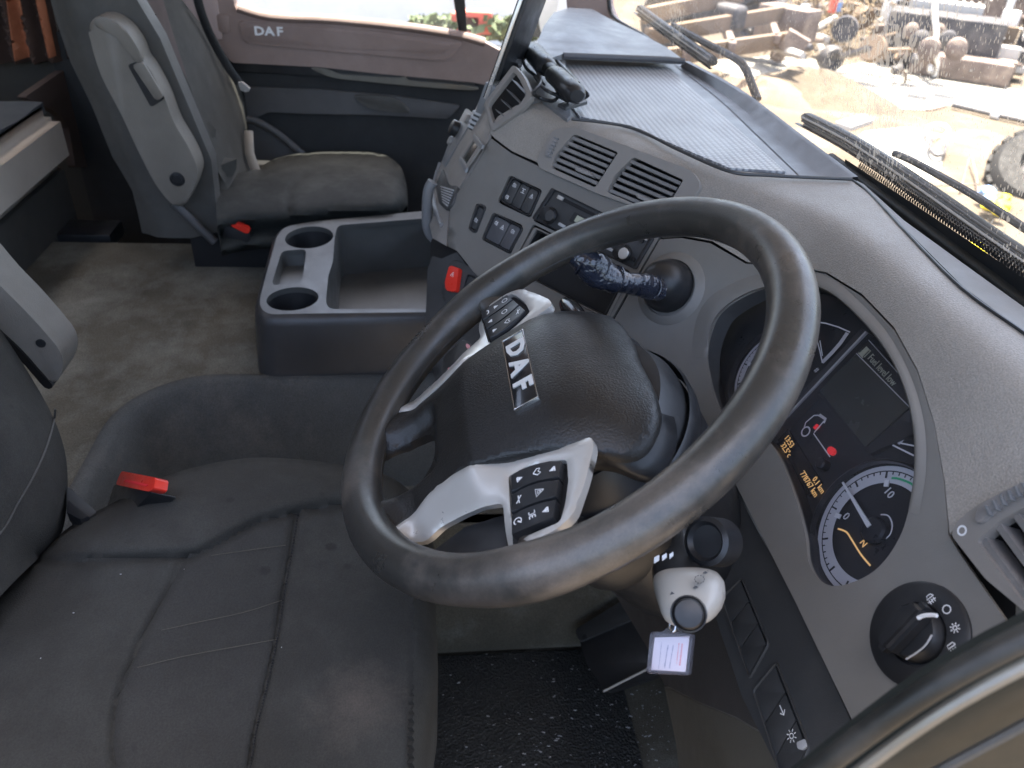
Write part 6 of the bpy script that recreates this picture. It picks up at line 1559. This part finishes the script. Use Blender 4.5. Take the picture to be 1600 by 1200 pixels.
# dark machinery wall beyond, so the yard does not end in the open
for i, (a, b, z, hs, m_, lab) in enumerate((
        (1280, -40, -.6, (1.6, .6, .7), 'rust_steel', 'rusty brown container body behind the chassis, half hidden by rain drops'),
        (1420, -30, -.5, (.8, .6, .6), 'dark_steel', 'dark steel housing directly behind the white cylinder'),
        (1560, -30, -.4, (1.2, .7, .8), 'dark_steel', 'large dark machine body behind the gearbox parts'))):
    t = thing('machine_body', lab, 'machine', at_(a, b, z)); t.location.z = GZ
    obox('housing', at_(a, b, z), hs, m_, t, ax=EA, bev=.05)
    for k in range(5): obox('rib', at_(a, b, z) - A(EA[1]) * (hs[1] + .02) + A(EA[0]) * hs[0] * (-.8 + .4 * k), (.04, .03, hs[2] * .9), 'pale_steel' if k % 2 else m_, t, ax=EA, bev=.01)
# big tyre, wire loop, flowers of cloth
ty = thing('tyre', 'big dark dusty tyre lying at the right edge beyond the near wiper', 'tyre', G(1590, 250))
c_ = G(1640, 268, GZ + .22)
lathe('tread', c_, A(.35, -.45, .82), [(.30, -.16), (.50, -.16), (.58, -.09), (.60, 0), (.58, .09), (.50, .16), (.30, .16), (.26, 0), (.30, -.16)], 'tyre_rubber', ty, sides=48)
lathe('rim_disc', c_, A(.35, -.45, .82), [(0, -.02), (.32, -.02), (.32, .04), (.2, .0), (.08, .06), (0, .06)], 'dark_steel', ty, sides=32)
for i in range(24):
    a = i * math.pi / 12; ax_t = nrm(A(.35, -.45, .82)); x_ = nrm(np.cross(ax_t, A(.3, .2, .93))); y_ = np.cross(ax_t, x_); r_ = x_ * math.cos(a) + y_ * math.sin(a)
    obox('tread_block', c_ + r_ * .60, (.02, .05, .10), 'tyre_rubber', ty, ax=(r_, np.cross(ax_t, r_), ax_t), bev=0)
wl_ = tube('wire_loop', [G(1465 + 17 * math.cos(t), 204 + 10 * math.sin(t), GZ + .10) for t in np.linspace(0, 6.2832, 30)], .022, 'white_paint', None, sides=8); tag(wl_, 'pale hose loop lying on the light ground', 'hose')
wl2 = tube('black_hook', [G(a, b, GZ + .08) for a, b in spl([(1456, 218), (1453, 232), (1462, 243), (1474, 240), (1478, 228)], 5)], .022, 'dark_steel', None, sides=8); tag(wl2, 'short black curved hose just below the pale loop', 'hose')
yb = thing('yellow_bundle', 'bright yellow crumpled cloth bundle with a pale blue corner, between the wiper and the tyre', 'cloth bundle', G(1552, 330))
rnd = random.Random(21)
def blob(name, px, py, r, m_, par, z=.12):
    c_ = G(px, py, GZ + z); bm = bmesh.new(); bmesh.ops.create_icosphere(bm, subdivisions=2, radius=r)
    for v in bm.verts: v.co = Vector(c_) + Vector((v.co.x, v.co.y, v.co.z * .6)) * rnd.uniform(.72, 1.2)
    fromb(name, bm, m_, par, smooth=20)
for a, b, r in ((1556, 312, .10), (1568, 320, .09), (1548, 322, .08), (1562, 330, .08), (1572, 308, .06), (1524, 386, .08), (1536, 378, .06), (1516, 392, .06), (1530, 396, .06)): blob('cloth_fold', a, b, r, 'yellow', yb)
for a, b, r in ((1542, 298, .09), (1546, 310, .06)): blob('blue_corner', a, b, r, 'blue', yb, .16)
for i, P_ in enumerate(([(1500, 300), (1508, 270), (1514, 248)], [(1528, 306), (1526, 275), (1518, 244)], [(1380, 262), (1460, 290), (1530, 288)])):
    o = tube('dry_twig', [G(a, b, GZ + .03 + .04 * k) for k, (a, b) in enumerate(P_)], .010, 'rust_steel', None, sides=6)
    tag(o, ('left thin twig standing beside the yellow bundle', 'right thin twig leaning above the yellow bundle', 'long thin wire on the ground below the hose loop')[i], 'twig')
# outside to the left: white wall and bushes beyond the side window
lwall = thing('yard_wall', 'long pale wall beyond the passenger side window', 'wall', (-14, 0, GZ))
bm = bmesh.new(); box(bm, (-14, -7, GZ + 1.6), XYZ, (.15, 10, 1.6)); fromb('wall_face', bm, 'sky_glass_wall', lwall)
bm = bmesh.new(); box(bm, (-13.8, -7, GZ + 3.25), XYZ, (.25, 10, .05)); fromb('coping', bm, 'pale_steel', lwall)
for a, b in ((745, 34), (728, 37)):
    t = tag(obox('orange_lamp', xx(a, b, -5.0), (.06, .10, .07), 'red_cloth', None, bev=.02), 'small orange lamp seen low through the side window' if a > 740 else 'second orange lamp behind the window divider', 'lamp')
mat('leaf', (.09, .12, .05), .7, 0, 0, .4, 12)
hg = bmesh.new(); rnd = random.Random(4)
for i in range(1500):
    px = rnd.uniform(640, 872); py = rnd.uniform(26, 60); c_ = Vector(xx(px, py, rnd.uniform(-5.4, -4.9))); r_ = rnd.uniform(.015, .05)
    n_ = Vector((rnd.uniform(-1, 1), rnd.uniform(-1, 1), rnd.uniform(-1, 1))).normalized(); u_ = n_.orthogonal().normalized(); v_ = n_.cross(u_)
    hg.faces.new([hg.verts.new(c_ + u_ * r_ * a + v_ * r_ * b * .6) for a, b in ((-1, 0), (0, -1), (1, 0), (0, 1))])
h_ = fromb('hedge', hg, 'leaf', None, kind='stuff', smooth=0); h_['label'] = 'low weeds and hedge leaves beyond the side window'; h_['category'] = 'hedge'

# dry brush between the chassis and the engine
mat('dry_leaf', (.20, .145, .08), .8, 0, 0, .5, 9)
br = bmesh.new(); rnd = random.Random(14)
for i in range(5200):
    px = rnd.gauss(1300, 62); py = rnd.uniform(-30, 104); t_ = rnd.uniform(-.12, .12); g_ = G(min(1400, max(1190, px)), 100)
    d_ = ray(px, py); p = EYE + d_ * ((g_ - EYE)[1] * (1.12 + t_) / d_[1]); r_ = rnd.uniform(.012, .05)
    n_ = Vector((rnd.uniform(-1, 1), rnd.uniform(-1, 1), rnd.uniform(-1, 1))).normalized(); u_ = n_.orthogonal().normalized(); v_ = n_.cross(u_); p = Vector(p)
    br.faces.new([br.verts.new(p + u_ * r_ * a + v_ * r_ * b * .5) for a, b in ((-1, 0), (0, -1), (1, 0), (0, 1))])
o = fromb('dry_brush', br, 'dry_leaf', None, kind='stuff', smooth=0); o['label'] = 'dense dry brown brush standing between chassis and scrap engine'; o['category'] = 'brush'
ywp = thing('yard_fence', 'dark corrugated metal fence closing the yard behind the scrap', 'fence', (-12, 16, GZ))
fa, fb_ = zz(1000, -60, 1.2) if False else A(-24, 6, 0), A(2, 30, 0); fd = nrm(fb_ - fa); fn = A(-fd[1], fd[0], 0)
for i in range(24):
    c_ = fa + (fb_ - fa) * ((i + .5) / 24); obox('panel', A(c_[0], c_[1], GZ + 1.6), (np.linalg.norm(fb_ - fa) / 48 * .97, .06 + .04 * (i % 2), 1.6), ('rust_steel', 'dark_steel', 'tarp')[i % 3], ywp, ax=(fd, fn, (0, 0, 1)), bev=.01)

sp_ = thing('scrap_heap', 'heap of dark scrap axles, drums and springs between the brush and the engine', 'scrap heap', G(1400, 60))
rnd = random.Random(31)
for i in range(46):
    px, py = rnd.uniform(1180, 1420), rnd.uniform(-10, 92); c_ = zz(px, py, -1.05 + rnd.uniform(0, .5)); a_ = rnd.uniform(0, 3.1)
    u_ = nrm(A(math.cos(a_), math.sin(a_), rnd.uniform(-.4, .4))); w_ = nrm(np.cross(u_, A(.1, .2, 1))); q_ = np.cross(u_, w_); m_ = rnd.choice(('dark_steel', 'dark_steel', 'rust_steel', 'rust_steel', 'tarp', 'pale_steel'))
    k = i % 4
    if k == 0: lathe('drum', c_, u_, [(0, -.1), (.2, -.1), (.22, 0), (.2, .1), (.12, .1), (.1, .03), (0, .03)], m_, sp_, sides=16)
    elif k == 1: obox('leaf_spring', c_, (rnd.uniform(.3, .6), .04, .03), m_, sp_, ax=(u_, w_, q_), bev=0)
    elif k == 2: tube('axle_tube', [c_ - u_ * .5, c_, c_ + u_ * .4], [.05, .07, .05], m_, sp_, sides=8)
    else: obox('scrap_block', c_, (rnd.uniform(.08, .25), rnd.uniform(.06, .15), rnd.uniform(.05, .14)), m_, sp_, ax=(u_, w_, q_), bev=.01)
